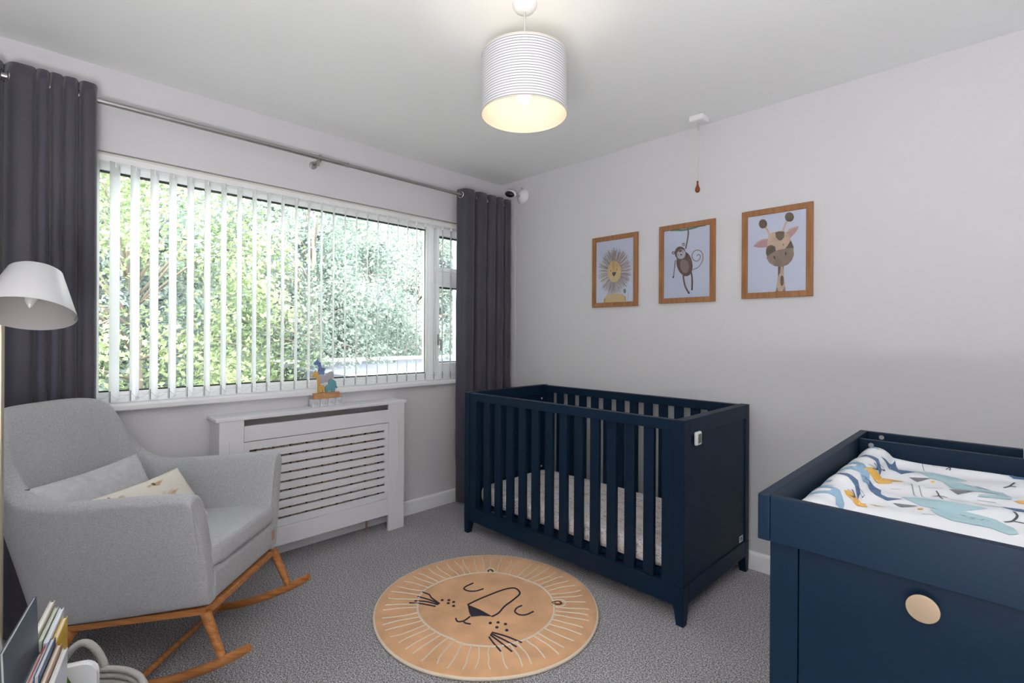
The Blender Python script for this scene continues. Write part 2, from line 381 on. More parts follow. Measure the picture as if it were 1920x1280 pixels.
m = MB(); m.box(0.003, 0.056, -0.2, -0.17, 0.1, 0.5); m.box(0.003, 0.056, 0.17, 0.2, 0.1, 0.5); m.build('wall_bracket', M_radw, rd)

# ---------------------------------------------------------------- navy cot
X0, X1, Y0, Y1, CH = -2.443, -0.980, 2.026, 2.779, 0.886
cot = thing('cot', 'navy blue slatted baby cot against the pale wall', 'cot', ((X0+X1)/2, (Y0+Y1)/2, 0))
hx, hy = (X1-X0)/2, (Y1-Y0)/2
for sg in (-1, 1):                             # end panels with posts
    e = MB(); a, b = sorted((sg*(hx-0.048), sg*hx)); ina, inb = sorted((sg*(hx-0.043), sg*(hx-0.006)))
    e.box(ina, inb, -hy+0.05, hy-0.05, 0.172, CH-0.072); eo = e.build('end_panel', M_navy, cot)
    MB().box(a, b, -hy+0.05, hy-0.05, CH-0.072, CH).build('end_rail', M_navy, cot, bevel=0.003)
    MB().box(a, b, -hy+0.05, hy-0.05, 0.088, 0.172).build('end_rail', M_navy, cot, bevel=0.003)
    for sy in (-1, 1):
        y0, y1 = sorted((sy*(hy-0.05), sy*hy))
        MB().box(a, b, y0, y1, 0.168, CH).build('post', M_navy, cot, bevel=0.003)
        def ft(u, v, top):
            return Vector(((sg*(hx-0.0245) + u*0.0245*(1 if top else 0.70)) + (sg*0.006 if not top else 0), sy*(hy-0.025) + v*0.025*(1 if top else 0.64) + (sy*0.007 if not top else 0), 0))
        vs = [ft(u, v, False) for u, v in ((-1, -1), (1, -1), (1, 1), (-1, 1))] + [ft(u, v, True) + Vector((0, 0, 0.09)) for u, v in ((-1, -1), (1, -1), (1, 1), (-1, 1))] + [ft(u, v, True) + Vector((0, 0, 0.166)) for u, v in ((-1, -1), (1, -1), (1, 1), (-1, 1))]
        g = MB().add(vs, [(3, 2, 1, 0), (8, 9, 10, 11)] + [(i+4*k, (i+1) % 4+4*k, (i+1) % 4+4+4*k, i+4+4*k) for k in (0, 1) for i in range(4)])
        g.build('leg', M_navy, cot, bevel=0.002)
for sy in (-1, 1):                             # front and rear slatted sides
    yc = sy*(hy-0.0225); th = 0.020
    def bx(nm, x0, x1, z0, z1, t=th): return MB().box(x0, x1, yc-t, yc+t, z0, z1).build(nm, M_navy, cot, bevel=0.0025)
    bx('side_rail', -hx+0.049, hx-0.049, CH-0.050, CH-0.003); bx('side_rail', -hx+0.049, hx-0.049, 0.082, 0.168)
    bx('stile', -hx+0.049, -hx+0.107, 0.168, CH-0.050, 0.018); bx('stile', hx-0.107, hx-0.049, 0.168, CH-0.050, 0.018)
    s0 = None
    for k in range(12):
        if s0 is None: s0 = MB().box(-0.0265, 0.0265, yc-0.010, yc+0.010, 0.168, CH-0.050).build('side_slat', M_navy, cot, bevel=0.002); o = s0
        else: o = s0.copy(); C.objects.link(o); o.parent = cot
        o.location = (-2.2505 + 0.0995*k - (X0+X1)/2 + (0.0 if sy < 0 else -0.012), 0, 0)
m = MB()
for sx in (-1, 1):
    for sy in (-1, 1):
        for z in (0.79, 0.30): m.lathe([(0.0065, 0), (0.0065, 0.003), (0.003, 0.004)], 10, M=Matrix.Translation((sx*(hx-0.044), sy*(hy-0.068), z)) @ Matrix.Rotation(-sx*R(90), 4, 'Y'))
m.build('bolt', M_plastic, cot)
m = MB(); m.box(-hx+0.05, hx-0.05, -hy+0.045, hy-0.045, 0.172, 0.188); m.build('mattress_base', M_navy, cot)
m = MB(); m.box(hx-0.007, hx-0.003, 0.253, 0.302, 0.178, 0.212); tg = m.build('name_plate', M_chrome, cot, bevel=0.0015); tag(tg, 'small silver plate')
m = MB(); m.box(hx-0.0032, hx-0.0026, 0.262, 0.293, 0.188, 0.192); m.box(hx-0.0032, hx-0.0026, 0.262, 0.288, 0.197, 0.203); m.build('plate_print', M_dark, tg)

def sheet_mat():
    m = mat('cot_sheet_print', (0.70, 0.66, 0.64), 0.9, bump=0.25, scale=14); nt = m.node_tree; L = nt.links; b = nt.nodes['Principled BSDF']
    tc = nt.nodes.new('ShaderNodeTexCoord'); mp = nt.nodes.new('ShaderNodeMapping'); mp.inputs['Scale'].default_value = (0.55, 0.9, 1)
    L.new(tc.outputs['Object'], mp.inputs['Vector'])
    prev = None; base = (0.84, 0.80, 0.78, 1)
    for sc, lo, hi, col, rnd, stretch in ((26, 0.0, 0.26, (0.10, 0.10, 0.13, 1), 1, 0.045), (21, 0.0, 0.30, (0.50, 0.30, 0.17, 1), 1, 0.05), (17, 0.0, 0.33, (0.42, 0.45, 0.52, 1), 1, 0.05)):
        mp2 = nt.nodes.new('ShaderNodeMapping'); mp2.inputs['Location'].default_value = (sc*0.37, sc*0.11, 0.5)
        n = nt.nodes.new('ShaderNodeTexNoise'); n.inputs['Scale'].default_value = sc*4; n.inputs['Detail'].default_value = 1
        ad = nt.nodes.new('ShaderNodeMix'); ad.data_type = 'RGBA'; ad.blend_type = 'LINEAR_LIGHT'; ad.inputs[0].default_value = stretch
        v = nt.nodes.new('ShaderNodeTexVoronoi'); v.feature = 'F1'; v.inputs['Scale'].default_value = sc
        ring = nt.nodes.new('ShaderNodeValToRGB'); e = ring.color_ramp.elements; e[0].position = hi-0.20; e[0].color = (0, 0, 0, 1); e[1].position = hi; e[1].color = (0, 0, 0, 1)
        x = e.new(hi-0.08); x.color = (1, 1, 1, 1)
        mx = nt.nodes.new('ShaderNodeMix'); mx.data_type = 'RGBA'
        L.new(mp.outputs[0], mp2.inputs['Vector']); L.new(mp2.outputs[0], n.inputs['Vector']); L.new(mp2.outputs[0], ad.inputs[6]); L.new(n.outputs['Color'], ad.inputs[7]); L.new(ad.outputs[2], v.inputs['Vector'])
        L.new(v.outputs['Distance'], ring.inputs['Fac']); L.new(ring.outputs['Color'], mx.inputs[0])
        if prev: L.new(prev, mx.inputs[6])
        else: mx.inputs[6].default_value = base
        mx.inputs[7].default_value = col; prev = mx.outputs[2]
    L.new(prev, b.inputs['Base Color'])
    return m
M_sheet = sheet_mat()
def slab(name, m_, parent, sx, sy, sz, n=24, p=10, wr=0.0, seed=1, nz=6, M=None):
    "soft rounded slab (mattress, seat cushion) centred on its base"
    g = MB(); rnd = random.Random(seed); a, b, c = [rnd.uniform(0, 6) for _ in range(3)]
    vs = []; N = n*4
    def ring(k, s, z):
        out = []
        for i in range(N):
            t = 2*math.pi*i/N; ct, st = math.cos(t), math.sin(t); q = (abs(ct)**p + abs(st)**p)**(-1/p)
            out.append(Vector((sx*ct*q*s, sy*st*q*s, z)))
        return out
    prof = [(0.30, 0), (0.90, 0), (0.985, 0.10), (1.0, 0.3), (1.0, 0.7), (0.985, 0.90), (0.95, 0.97), (0.86, 1.01), (0.6, 1.03), (0.3, 1.04)]
    for k, (s, z) in enumerate(prof):
        for v in ring(k, s, z*sz):
            if z > 0.6: v.z += wr*(math.sin(v.x*23+a+3*math.sin(v.y*9)) + math.sin(v.y*31+b+2*math.sin(v.x*7+c)))
            vs.append(v)
    K = len(prof); fs = [(k*N+i, k*N+(i+1) % N, (k+1)*N+(i+1) % N, (k+1)*N+i) for k in range(K-1) for i in range(N)]
    vs.append(Vector((0, 0, 0))); vs.append(Vector((0, 0, sz*1.04)))
    fs += [(len(vs)-2, (i+1) % N, i) for i in range(N)] + [(len(vs)-1, (K-1)*N+i, (K-1)*N+(i+1) % N) for i in range(N)]
    if M: vs = [M @ v for v in vs]
    g.add(vs, fs); return g.build(name, m_, parent, smooth=True)
ct = slab('cot_mattress', M_sheet, None, 0.662, 0.325, 0.103, p=14, wr=0.0013)
ct.location = ((X0+X1)/2-0.012, (Y0+Y1)/2, 0.188); tag(ct, 'thin cot mattress in a cream doodle print fitted sheet', 'mattress')

th_ = thing('room_thermometer', 'small white room thermometer fixed to the navy cot end', 'thermometer', (X1, 2.140, 0.797))
MB().box(0, 0.016, -0.026, 0.026, -0.030, 0.030).build('casing', M_plastic, th_, bevel=0.0075, segs=4)
MB().box(0.0155, 0.017, -0.013, 0.015, -0.020, 0.020).build('screen', mat('lcd_grey', (0.13, 0.135, 0.11), 0.3), th_, bevel=0.003)

# ---------------------------------------------------------------- changing unit
ZT, TX0, TY0, TY1 = 0.938, -0.353, 1.048, 2.008
TX1 = 0.50
cu = thing('changing_unit', 'navy changing unit with a brass knob standing at the right', 'changing unit', (0.07, 1.55, 0))
ox, oy = 0.07, 1.55
def cbox(nm, x0, x1, y0, y1, z0, z1, m_=M_navy, p=cu, bv=0.002): return MB().box(x0-ox, x1-ox, y0-oy, y1-oy, z0, z1).build(nm, m_, p, bevel=bv)
cbox('tray_side', TX0, TX0+0.022, TY0, TY1, ZT-0.090, ZT); cbox('tray_side', TX1-0.022, TX1, TY0, TY1, ZT-0.090, ZT)
cbox('tray_front', TX0+0.0222, TX1-0.0222, TY0, TY0+0.018, ZT-0.090, ZT); cbox('tray_back', TX0+0.0222, TX1-0.0222, TY1-0.018, TY1, ZT-0.090, ZT)
cbox('tray_divider', TX0+0.0222, TX1-0.0222, 1.868, 1.884, ZT-0.088, ZT-0.006)
cbox('tray_floor', TX0+0.0222, TX1-0.0222, TY0+0.0182, TY1-0.0182, ZT-0.090, ZT-0.082, bv=0)
cbox('carcass', TX0+0.024, TX1-0.024, 1.090, TY1-0.012, 0.06, ZT-0.092, bv=0.001)
cbox('plinth', TX0+0.04, TX1-0.04, 1.11, TY1-0.04, 0.0, 0.06)
cbox('front_stile', TX0+0.017, -0.2865, 1.068, 1.0895, 0.0, ZT-0.091, bv=0.001); cbox('front_stile', TX1-0.07, TX1-0.017, 1.068, 1.0895, 0.0, ZT-0.091, bv=0.001)
for k, (z0, z1) in enumerate(((0.565, 0.846), (0.300, 0.561), (0.06, 0.296))):
    dr = cbox('drawer', -0.2845, TX1-0.072, 1.068, 1.0895, z0, z1, bv=0.0015)
    for kx in (-0.098, 0.241):
        kz = 0.808 if k == 0 else (z0+z1)/2+0.03
        g = MB(); M = Matrix.Translation((kx-ox, 1.068-oy, kz)) @ Matrix.Rotation(R(90), 4, 'X')
        g.lathe([(0.007, 0), (0.0065, 0.012), (0.010, 0.016), (0.0215, 0.018), (0.0225, 0.0195), (0.0225, 0.0218), (0.0220, 0.0224), (0.015, 0.0225), (0.006, 0.0225)], 40, M=M)
        g.build('knob', M_brass, dr, smooth=2)
# chrome bolts on the divider and the back board
g = MB()
for x, y, z in ((-0.300, 1.8675, ZT-0.022), (-0.292, 1.9895, ZT-0.014)):
    g.lathe([(0.001, 0.001), (0.0032, 0.001), (0.0036, 0.0025), (0.0068, 0.0025), (0.0072, 0.001), (0.0072, 0)], 18, M=Matrix.Translation((x-ox, y-oy, z)) @ Matrix.Rotation(R(90), 4, 'X'))
g.build('fixing_bolt', mat('zinc_bolt', (0.42, 0.44, 0.45), 0.35, 0.4), cu, smooth=2)

# changing mat
MX0, MX1, MY0, MY1 = -0.329, 0.47, 1.070, 1.864
BX = -0.281                                  # bolster axis
def mat_h(x, y):
    t = (x-MX0)/(MX1-MX0); s = (y-MY0)/(MY1-MY0)
    edge = min(1, max(0, min(x-MX0, MX1-x, y-MY0, MY1-y)/0.03))**0.5
    base = 0.022*edge
    r = 0.047; d = x-BX
    bol = (math.sqrt(max(0, r*r-d*d))/r)**0.9*0.054*min(1, max(0, min(y-MY0, MY1-y)/0.03))**0.4 if abs(d) < r else 0
    side = 0.010*math.exp(-((MY1-0.03-y)/0.035)**2)
    wr = 0.0030*math.sin(26*x+7*y+2*math.sin(11*y)) + 0.0022*math.sin(47*y-9*x+1.3) + 0.004*math.exp(-((y-1.80)/0.03)**2)*math.sin(38*x)
    return 0.858 + max(base+side*edge, bol) + wr*edge
M_matw = mat('wipe_clean_white', (0.74, 0.76, 0.80), 0.42)
cm = thing('changing_mat', 'white padded changing mat printed with blue and yellow sea shapes', 'changing mat', (0, 0, 0))
g = MB()
def mf(a, b): x = MX0+(MX1-MX0)*a; y = MY0+(MY1-MY0)*b; return Vector((x, y, mat_h(x, y)))
g.grid(150, 120, mf)
def skirt(fa):
    g.grid(60, 1, lambda a, b: fa(a)*(1-b) + Vector((fa(a).x, fa(a).y, 0.8565))*b)
skirt(lambda a: mf(a, 0)); skirt(lambda a: mf(a, 1)); skirt(lambda a: mf(0, a)); skirt(lambda a: mf(1, a))
g.build('mat_cover', M_matw, cm, smooth=2)
MATM = {'t': mat('print_teal', (0.36, 0.54, 0.60), 0.45), 'g': mat('print_grey', (0.16, 0.17, 0.20), 0.45), 'b': mat('print_blue', (0.06, 0.13, 0.27), 0.45), 'y': mat('print_yellow', (0.74, 0.42, 0.07), 0.45),
        'l': mat('print_sky', (0.24, 0.40, 0.55), 0.45), 'k': mat('print_ink', (0.05, 0.06, 0.09), 0.45)}
def drape(parent, name, shapes, hf, mats, lift=0.0008, only=None):
    "flat print: outlines laid on the surface hf(x, y), one mesh"
    keys = list(mats); g = MB()
    for sh in shapes:
        col = sh[1] if sh[0] == 'st' else sh[0]; g.mi = keys.index(col)
        if sh[0] == 'st': polys = stroke_quads(sh[3], sh[2])
        else: polys = fan(sh[1])
        for tri in polys:
            vs = [Vector((x, y, hf(x, y) + lift)) for x, y in tri]; g.add(vs, [tuple(range(len(vs)))])
    return g.build(name, [mats[k] for k in keys], parent, fix=False)
def fan(pts):
    bm = bmesh.new(); vs = [bm.verts.new((x, y, 0)) for x, y in pts]; bm.faces.new(vs)
    bmesh.ops.triangulate(bm, faces=bm.faces)
    for _ in range(7):
        es = [e for e in bm.edges if e.calc_length() > 0.014]
        if not es: break
        bmesh.ops.subdivide_edges(bm, edges=es, cuts=1, use_grid_fill=False); bmesh.ops.triangulate(bm, faces=bm.faces)
    out = [[(v.co.x, v.co.y) for v in f.verts] if f.normal.z >= 0 else [(v.co.x, v.co.y) for v in reversed(f.verts)] for f in bm.faces]; bm.free(); return out
def smooth_line(p, n=4):
    if len(p) < 3: return [tuple(p[0])] + [((p[0][0]*(1-k/n)+p[1][0]*k/n), (p[0][1]*(1-k/n)+p[1][1]*k/n)) for k in range(1, n+1)]
    q = [p[0]] + list(p) + [p[-1]]; out = []
    for i in range(1, len(q)-2):
        for k in range(n):
            t = k/n; c = []
            for d in (0, 1):
                a, b, e, f = q[i-1][d], q[i][d], q[i+1][d], q[i+2][d]
                c.append(0.5*((2*b)+(-a+e)*t+(2*a-5*b+4*e-f)*t*t+(-a+3*b-3*e+f)*t**3))
            out.append(tuple(c))
    out.append(tuple(p[-1])); return out
def stroke_pairs(pts, w_):
    pts = smooth_line(pts); res = []
    for i, p in enumerate(pts):
        a = Vector(pts[max(0, i-1)]); b = Vector(pts[min(len(pts)-1, i+1)]); t = (b-a)
        if t.length < 1e-9: t = Vector((1, 0))
        t.normalize(); n = Vector((-t.y, t.x))*w_/2; p = Vector(p); res.append((p-n, p+n))
    return res
def stroke_quads(pts, w_):
    r = stroke_pairs(pts, w_)
    return [[tuple(r[i][0]), tuple(r[i+1][0]), tuple(r[i+1][1]), tuple(r[i][1])] for i in range(len(r)-1)]
LION=[('yb',[(.051,-.009),(.047,-.035),(.036,-.057),(.019,-.071),(-.001,-.075),(-.021,-.069),(-.039,-.052),(-.05,-.028),(-.055,.0),(-.051,.028),(-.039,.05),(-.022,.064),(-.002,.067),(.018,.06),(.035,.043),(.047,.019)]),
('or',[(-.017,.06),(.002,.062),(.004,-.001),(-.015,.0)]),
('or',[(.014,.051),(.025,.043),(.022,.004),(.015,.004)]),
('dk',[(-.018,-.007),(.016,-.006),(.007,-.027),(-.003,-.035),(-.013,-.023)]),
('dk',[(-.024,.003),(-.025,-.001),(-.027,-.003),(-.029,-.001),(-.03,.004),(-.029,.008),(-.027,.009),(-.025,.007)]),
('dk',[(.021,.007),(.02,.003),(.018,.001),(.016,.003),(.015,.008),(.016,.012),(.018,.013),(.02,.011)]),
('yb',[(-.055,-.153),(.003,-.15),(.061,-.153),(.087,-.174),(.091,-.204),(-.087,-.207),(-.079,-.179)]),
('or',[(-.081,-.179),(-.067,-.177),(-.068,-.207),(-.086,-.207)]),
('or',[(.076,-.163),(.089,-.176),(.091,-.203),(.08,-.204)]),
('gn',[(.09,-.137),(.088,-.146),(.083,-.151),(.076,-.151),(.071,-.145),(.069,-.136),(.071,-.127),(.076,-.121),(.083,-.122),(.088,-.128)])]
MONKEY=[('st','gn',.011,[(-.099,.215),(-.067,.203),(-.029,.196),(.008,.197),(.045,.199),(.081,.207),(.116,.211)]),
('st','br',.009,[(.005,.204),(.012,.179),(.007,.138),(-.004,.083)]),
('st','br',.005,[(-.069,.022),(-.075,-.037),(-.08,-.079)]),
('st','br',.01,[(-.018,-.072),(-.014,-.108),(-.002,-.147),(.019,-.182)]),
('st','br',.01,[(.029,-.052),(.037,-.1),(.036,-.159)]),
('st','gy',.0055,[(.04,-.044),(.073,-.033),(.094,-.006),(.101,.022),(.093,.052),(.069,.067),(.045,.06),(.035,.038),(.043,.014),(.064,.003),(.082,.014),(.085,.033),(.073,.041),(.064,.032)]),
('br',[(.037,.001),(.04,-.023),(.038,-.044),(.031,-.062),(.02,-.074),(.006,-.08),(-.009,-.078),(-.025,-.069),(-.04,-.053),(-.052,-.033),(-.06,-.01),(-.063,.014),(-.06,.036),(-.053,.054),(-.042,.066),(-.028,.072),(-.012,.069),(.004,.06),(.019,.044),(.03,.024)]),
('gy',[(.017,-.016),(.018,-.032),(.015,-.046),(.008,-.056),(-.001,-.06),(-.012,-.059),(-.023,-.051),(-.032,-.038),(-.038,-.022),(-.039,-.006),(-.037,.008),(-.03,.018),(-.02,.022),(-.009,.02),(.002,.012),(.011,-.001)]),
('br',[(-.003,.058),(-.005,.043),(-.013,.031),(-.024,.024),(-.038,.023),(-.051,.027),(-.063,.037),(-.071,.05),(-.073,.066),(-.071,.081),(-.063,.093),(-.052,.1),(-.038,.101),(-.025,.097),(-.013,.087),(-.006,.073)]),
('br',[(-.07,.067),(-.072,.061),(-.078,.058),(-.084,.059),(-.09,.063),(-.092,.069),(-.09,.075),(-.085,.078),(-.078,.077),(-.072,.073)]),
('wh',[(-.075,.067),(-.077,.064),(-.081,.062),(-.085,.065),(-.087,.069),(-.085,.072),(-.081,.073),(-.077,.071)]),
('br',[(-.009,.108),(-.01,.102),(-.015,.099),(-.02,.1),(-.025,.104),(-.026,.11),(-.025,.116),(-.02,.12),(-.015,.119),(-.01,.115)]),
('wh',[(-.013,.108),(-.014,.104),(-.017,.102),(-.021,.104),(-.022,.109),(-.021,.113),(-.018,.114),(-.014,.112)]),
('wh',[(-.006,.043),(-.012,.033),(-.021,.027),(-.032,.025),(-.042,.027),(-.051,.034),(-.057,.043),(-.059,.054),(-.057,.066),(-.051,.075),(-.042,.081),(-.031,.083),(-.021,.081),(-.012,.074),(-.006,.065),(-.004,.054)]),
('br',[(-.054,.074),(-.035,.081),(-.022,.077),(-.035,.066)]),
('dk',[(-.026,.051),(-.028,.047),(-.031,.046),(-.035,.048),(-.037,.052),(-.035,.055),(-.032,.056),(-.028,.054)]),
('dk',[(-.047,.051),(-.049,.048),(-.051,.048),(-.052,.052),(-.051,.055),(-.049,.054)]),
('dk',[(-.018,.067),(-.02,.064),(-.022,.064),(-.023,.067),(-.022,.07),(-.02,.07)]),
('dk',[(-.076,-.079),(-.077,-.083),(-.081,-.085),(-.085,-.083),(-.086,-.078),(-.085,-.074),(-.081,-.073),(-.077,-.075)]),
('dk',[(.023,-.18),(.022,-.183),(.018,-.185),(.014,-.183),(.012,-.179),(.014,-.175),(.018,-.174),(.021,-.176)]),
('dk',[(.041,-.16),(.04,-.164),(.036,-.165),(.033,-.163),(.032,-.159),(.033,-.155),(.036,-.153),(.04,-.155)])]
GIRAFFE=[('cr',[(.011,-.07),(.037,-.072),(.038,-.119),(.047,-.207),(-.001,-.207),(.008,-.131)]),
('bd',[(.01,-.072),(.023,-.073),(.02,-.108),(.011,-.124)]),
('bd',[(.032,-.072),(.038,-.072),(.037,-.096)]),
('bd',[(.038,-.15),(.037,-.164),(.034,-.174),(.03,-.177),(.025,-.173),(.022,-.163),(.021,-.149),(.022,-.135),(.025,-.125),(.029,-.122),(.034,-.126),(.037,-.136)]),
('gy',[(.004,-.179),(.014,-.207),(-.001,-.207)]),
('gy',[(.042,-.176),(.047,-.207),(.031,-.207)]),
('st','cr',.009,[(-.032,.096),(-.043,.124),(-.057,.143)]),
('st','cr',.009,[(.031,.104),(.041,.131),(.053,.159)]),
('bd',[(-.044,.155),(-.045,.146),(-.05,.139),(-.057,.135),(-.065,.134),(-.073,.137),(-.08,.144),(-.084,.152),(-.086,.162),(-.084,.171),(-.08,.178),(-.073,.182),(-.065,.183),(-.057,.18),(-.05,.173),(-.046,.165)]),
('bd',[(.084,.171),(.082,.162),(.078,.154),(.071,.15),(.063,.15),(.055,.153),(.048,.159),(.043,.168),(.041,.178),(.043,.187),(.047,.194),(.054,.198),(.062,.199),(.071,.195),(.078,.189),(.082,.18)]),
('pk',[(-.114,.045),(-.091,.07),(-.064,.079),(-.039,.077),(-.041,.032),(-.082,.034)]),
('cr',[(-.114,.045),(-.091,.07),(-.064,.079),(-.039,.077),(-.073,.07)]),
('pk',[(.043,.092),(.064,.115),(.09,.122),(.107,.121),(.094,.095),(.064,.061)]),
('cr',[(.043,.092),(.064,.115),(.09,.122),(.107,.121),(.073,.107)]),
('cr',[(-.049,.009),(-.042,.051),(-.039,.089),(-.023,.106),(.012,.11),(.043,.103),(.064,.08),(.071,.051),(.084,.017),(.082,-.011),(.022,-.033),(-.043,-.026)]),
('bd',[(-.003,.104),(.017,.108),(.039,.102),(.039,.074),(.026,.059),(.013,.061),(-.001,.079)]),
('bd',[(-.048,.023),(-.041,.037),(-.023,.042),(-.005,.032),(.0,.005),(-.022,-.004),(-.042,-.019),(-.049,-.001)]),
('bd',[(.045,.016),(.056,.03),(.07,.054),(.084,.017),(.082,.005)]),
('bm',[(-.047,-.023),(-.027,-.005),(.004,.01),(.043,.015),(.082,.015),(.085,-.021),(.076,-.048),(.057,-.069),(.026,-.078),(-.004,-.071),(-.031,-.051)]),
('dk',[(-.004,-.024),(-.003,-.031),(-.005,-.035),(-.008,-.033),(-.011,-.026),(-.012,-.019),(-.011,-.016),(-.007,-.018)]),
('dk',[(.05,-.01),(.05,-.017),(.048,-.02),(.045,-.018),(.043,-.011),(.043,-.004),(.045,-.001),(.048,-.004)]),
('dk',[(-.016,.023),(-.017,.02),(-.019,.019),(-.02,.02),(-.021,.024),(-.02,.027),(-.019,.028),(-.017,.026)]),
('dk',[(.038,.036),(.037,.033),(.035,.032),(.034,.033),(.033,.036),(.034,.039),(.035,.04),(.037,.039)])]
RUG=[('ring',[(-.3023,-.1213),(-.3093,-.0393),(-.3013,.0347),(-.2623,.1387),(-.2233,.1917),(-.1863,.2297),(-.1113,.2677),(-.0283,.2847),(.0517,.2927),(.1107,.2827),(.1787,.2507),(.2297,.2067),(.2707,.1597),(.3037,.0937),(.3157,.0397),(.3187,-.0353),(.3057,-.0973),(.2827,-.1613),(.2477,-.2053),(.2007,-.2443),(.1557,-.2723),(.0967,-.2843),(.0357,-.2973),(-.0313,-.3003),(-.0893,-.2923),(-.1373,-.2783),(-.1793,-.2553),(-.2413,-.2103),(-.2763,-.1723)]),
('st','d',.009,[(-.1813,.0727),(-.1813,.0277),(-.1703,.0047),(-.1383,.0077),(-.1143,.0317),(-.1043,.0717)]),
('st','d',.009,[(.1297,.0977),(.1277,.0657),(.1427,.0397),(.1737,.0357),(.1947,.0577),(.1997,.0987)]),
('st','d',.01,[(-.0483,-.0753),(-.0483,-.0213),(-.0443,.0307),(-.0303,.1347),(-.0023,.1847),(.0477,.1697),(.0677,.1057),(.0787,.0377),(.0997,-.0223),(.0997,-.0613)]),
('pd',[(-.0483,-.0753),(.0247,-.0623),(.1017,-.0593),(.0637,-.0893),(.0387,-.1273),(.0057,-.1113)]),
('st','d',.009,[(.0327,-.1293),(.0387,-.1693),(.0247,-.1903),(-.0003,-.1813)]),
('st','d',.008,[(.0407,-.1713),(.0567,-.1743),(.0777,-.1633)]),
('st','d',.008,[(-.1463,-.1603),(-.2123,-.1563),(-.2443,-.1473),(-.2873,-.1583)]),
('st','d',.008,[(-.1443,-.1623),(-.2063,-.1743),(-.2673,-.1963)]),
('st','d',.008,[(-.1433,-.1703),(-.2013,-.1933),(-.2453,-.2293)]),
('st','d',.008,[(-.1393,-.1873),(-.2023,-.2203),(-.2473,-.2553)]),
('st','d',.008,[(.1847,-.1393),(.2437,-.1163),(.3197,-.1003)]),
('st','d',.008,[(.1887,-.1473),(.2587,-.1383),(.3237,-.1343)]),
('st','d',.008,[(.1937,-.1553),(.2597,-.1603),(.3317,-.1683)]),
('st','d',.008,[(.1997,-.1683),(.2477,-.1843),(.3027,-.1983)]),
('dot',[(-.1613,-.1333),(-.1393,-.1113),(-.1203,-.1293),(-.1113,-.1053),(-.0853,-.1263),(.1307,-.0983),(.1507,-.0713),(.1817,-.0573),(.1727,-.0993),(.2167,-.0843)]),
('st','c',.01,[(-.2183,.1917),(-.2393,.2167),(-.2393,.2427),(-.2113,.2447),(-.1803,.2257)]),
('st','b',.011,[(-.2123,.2037),(-.2233,.2117),(-.2253,.2297),(-.2073,.2287),(-.1963,.2177)]),
('st','c',.01,[(.2007,.2327),(.2167,.2607),(.2427,.2677),(.2617,.2477),(.2587,.2187),(.2367,.1997)]),
('st','b',.011,[(.2097,.2147),(.2247,.2417),(.2427,.2437),(.2437,.2277),(.2207,.2097)])]
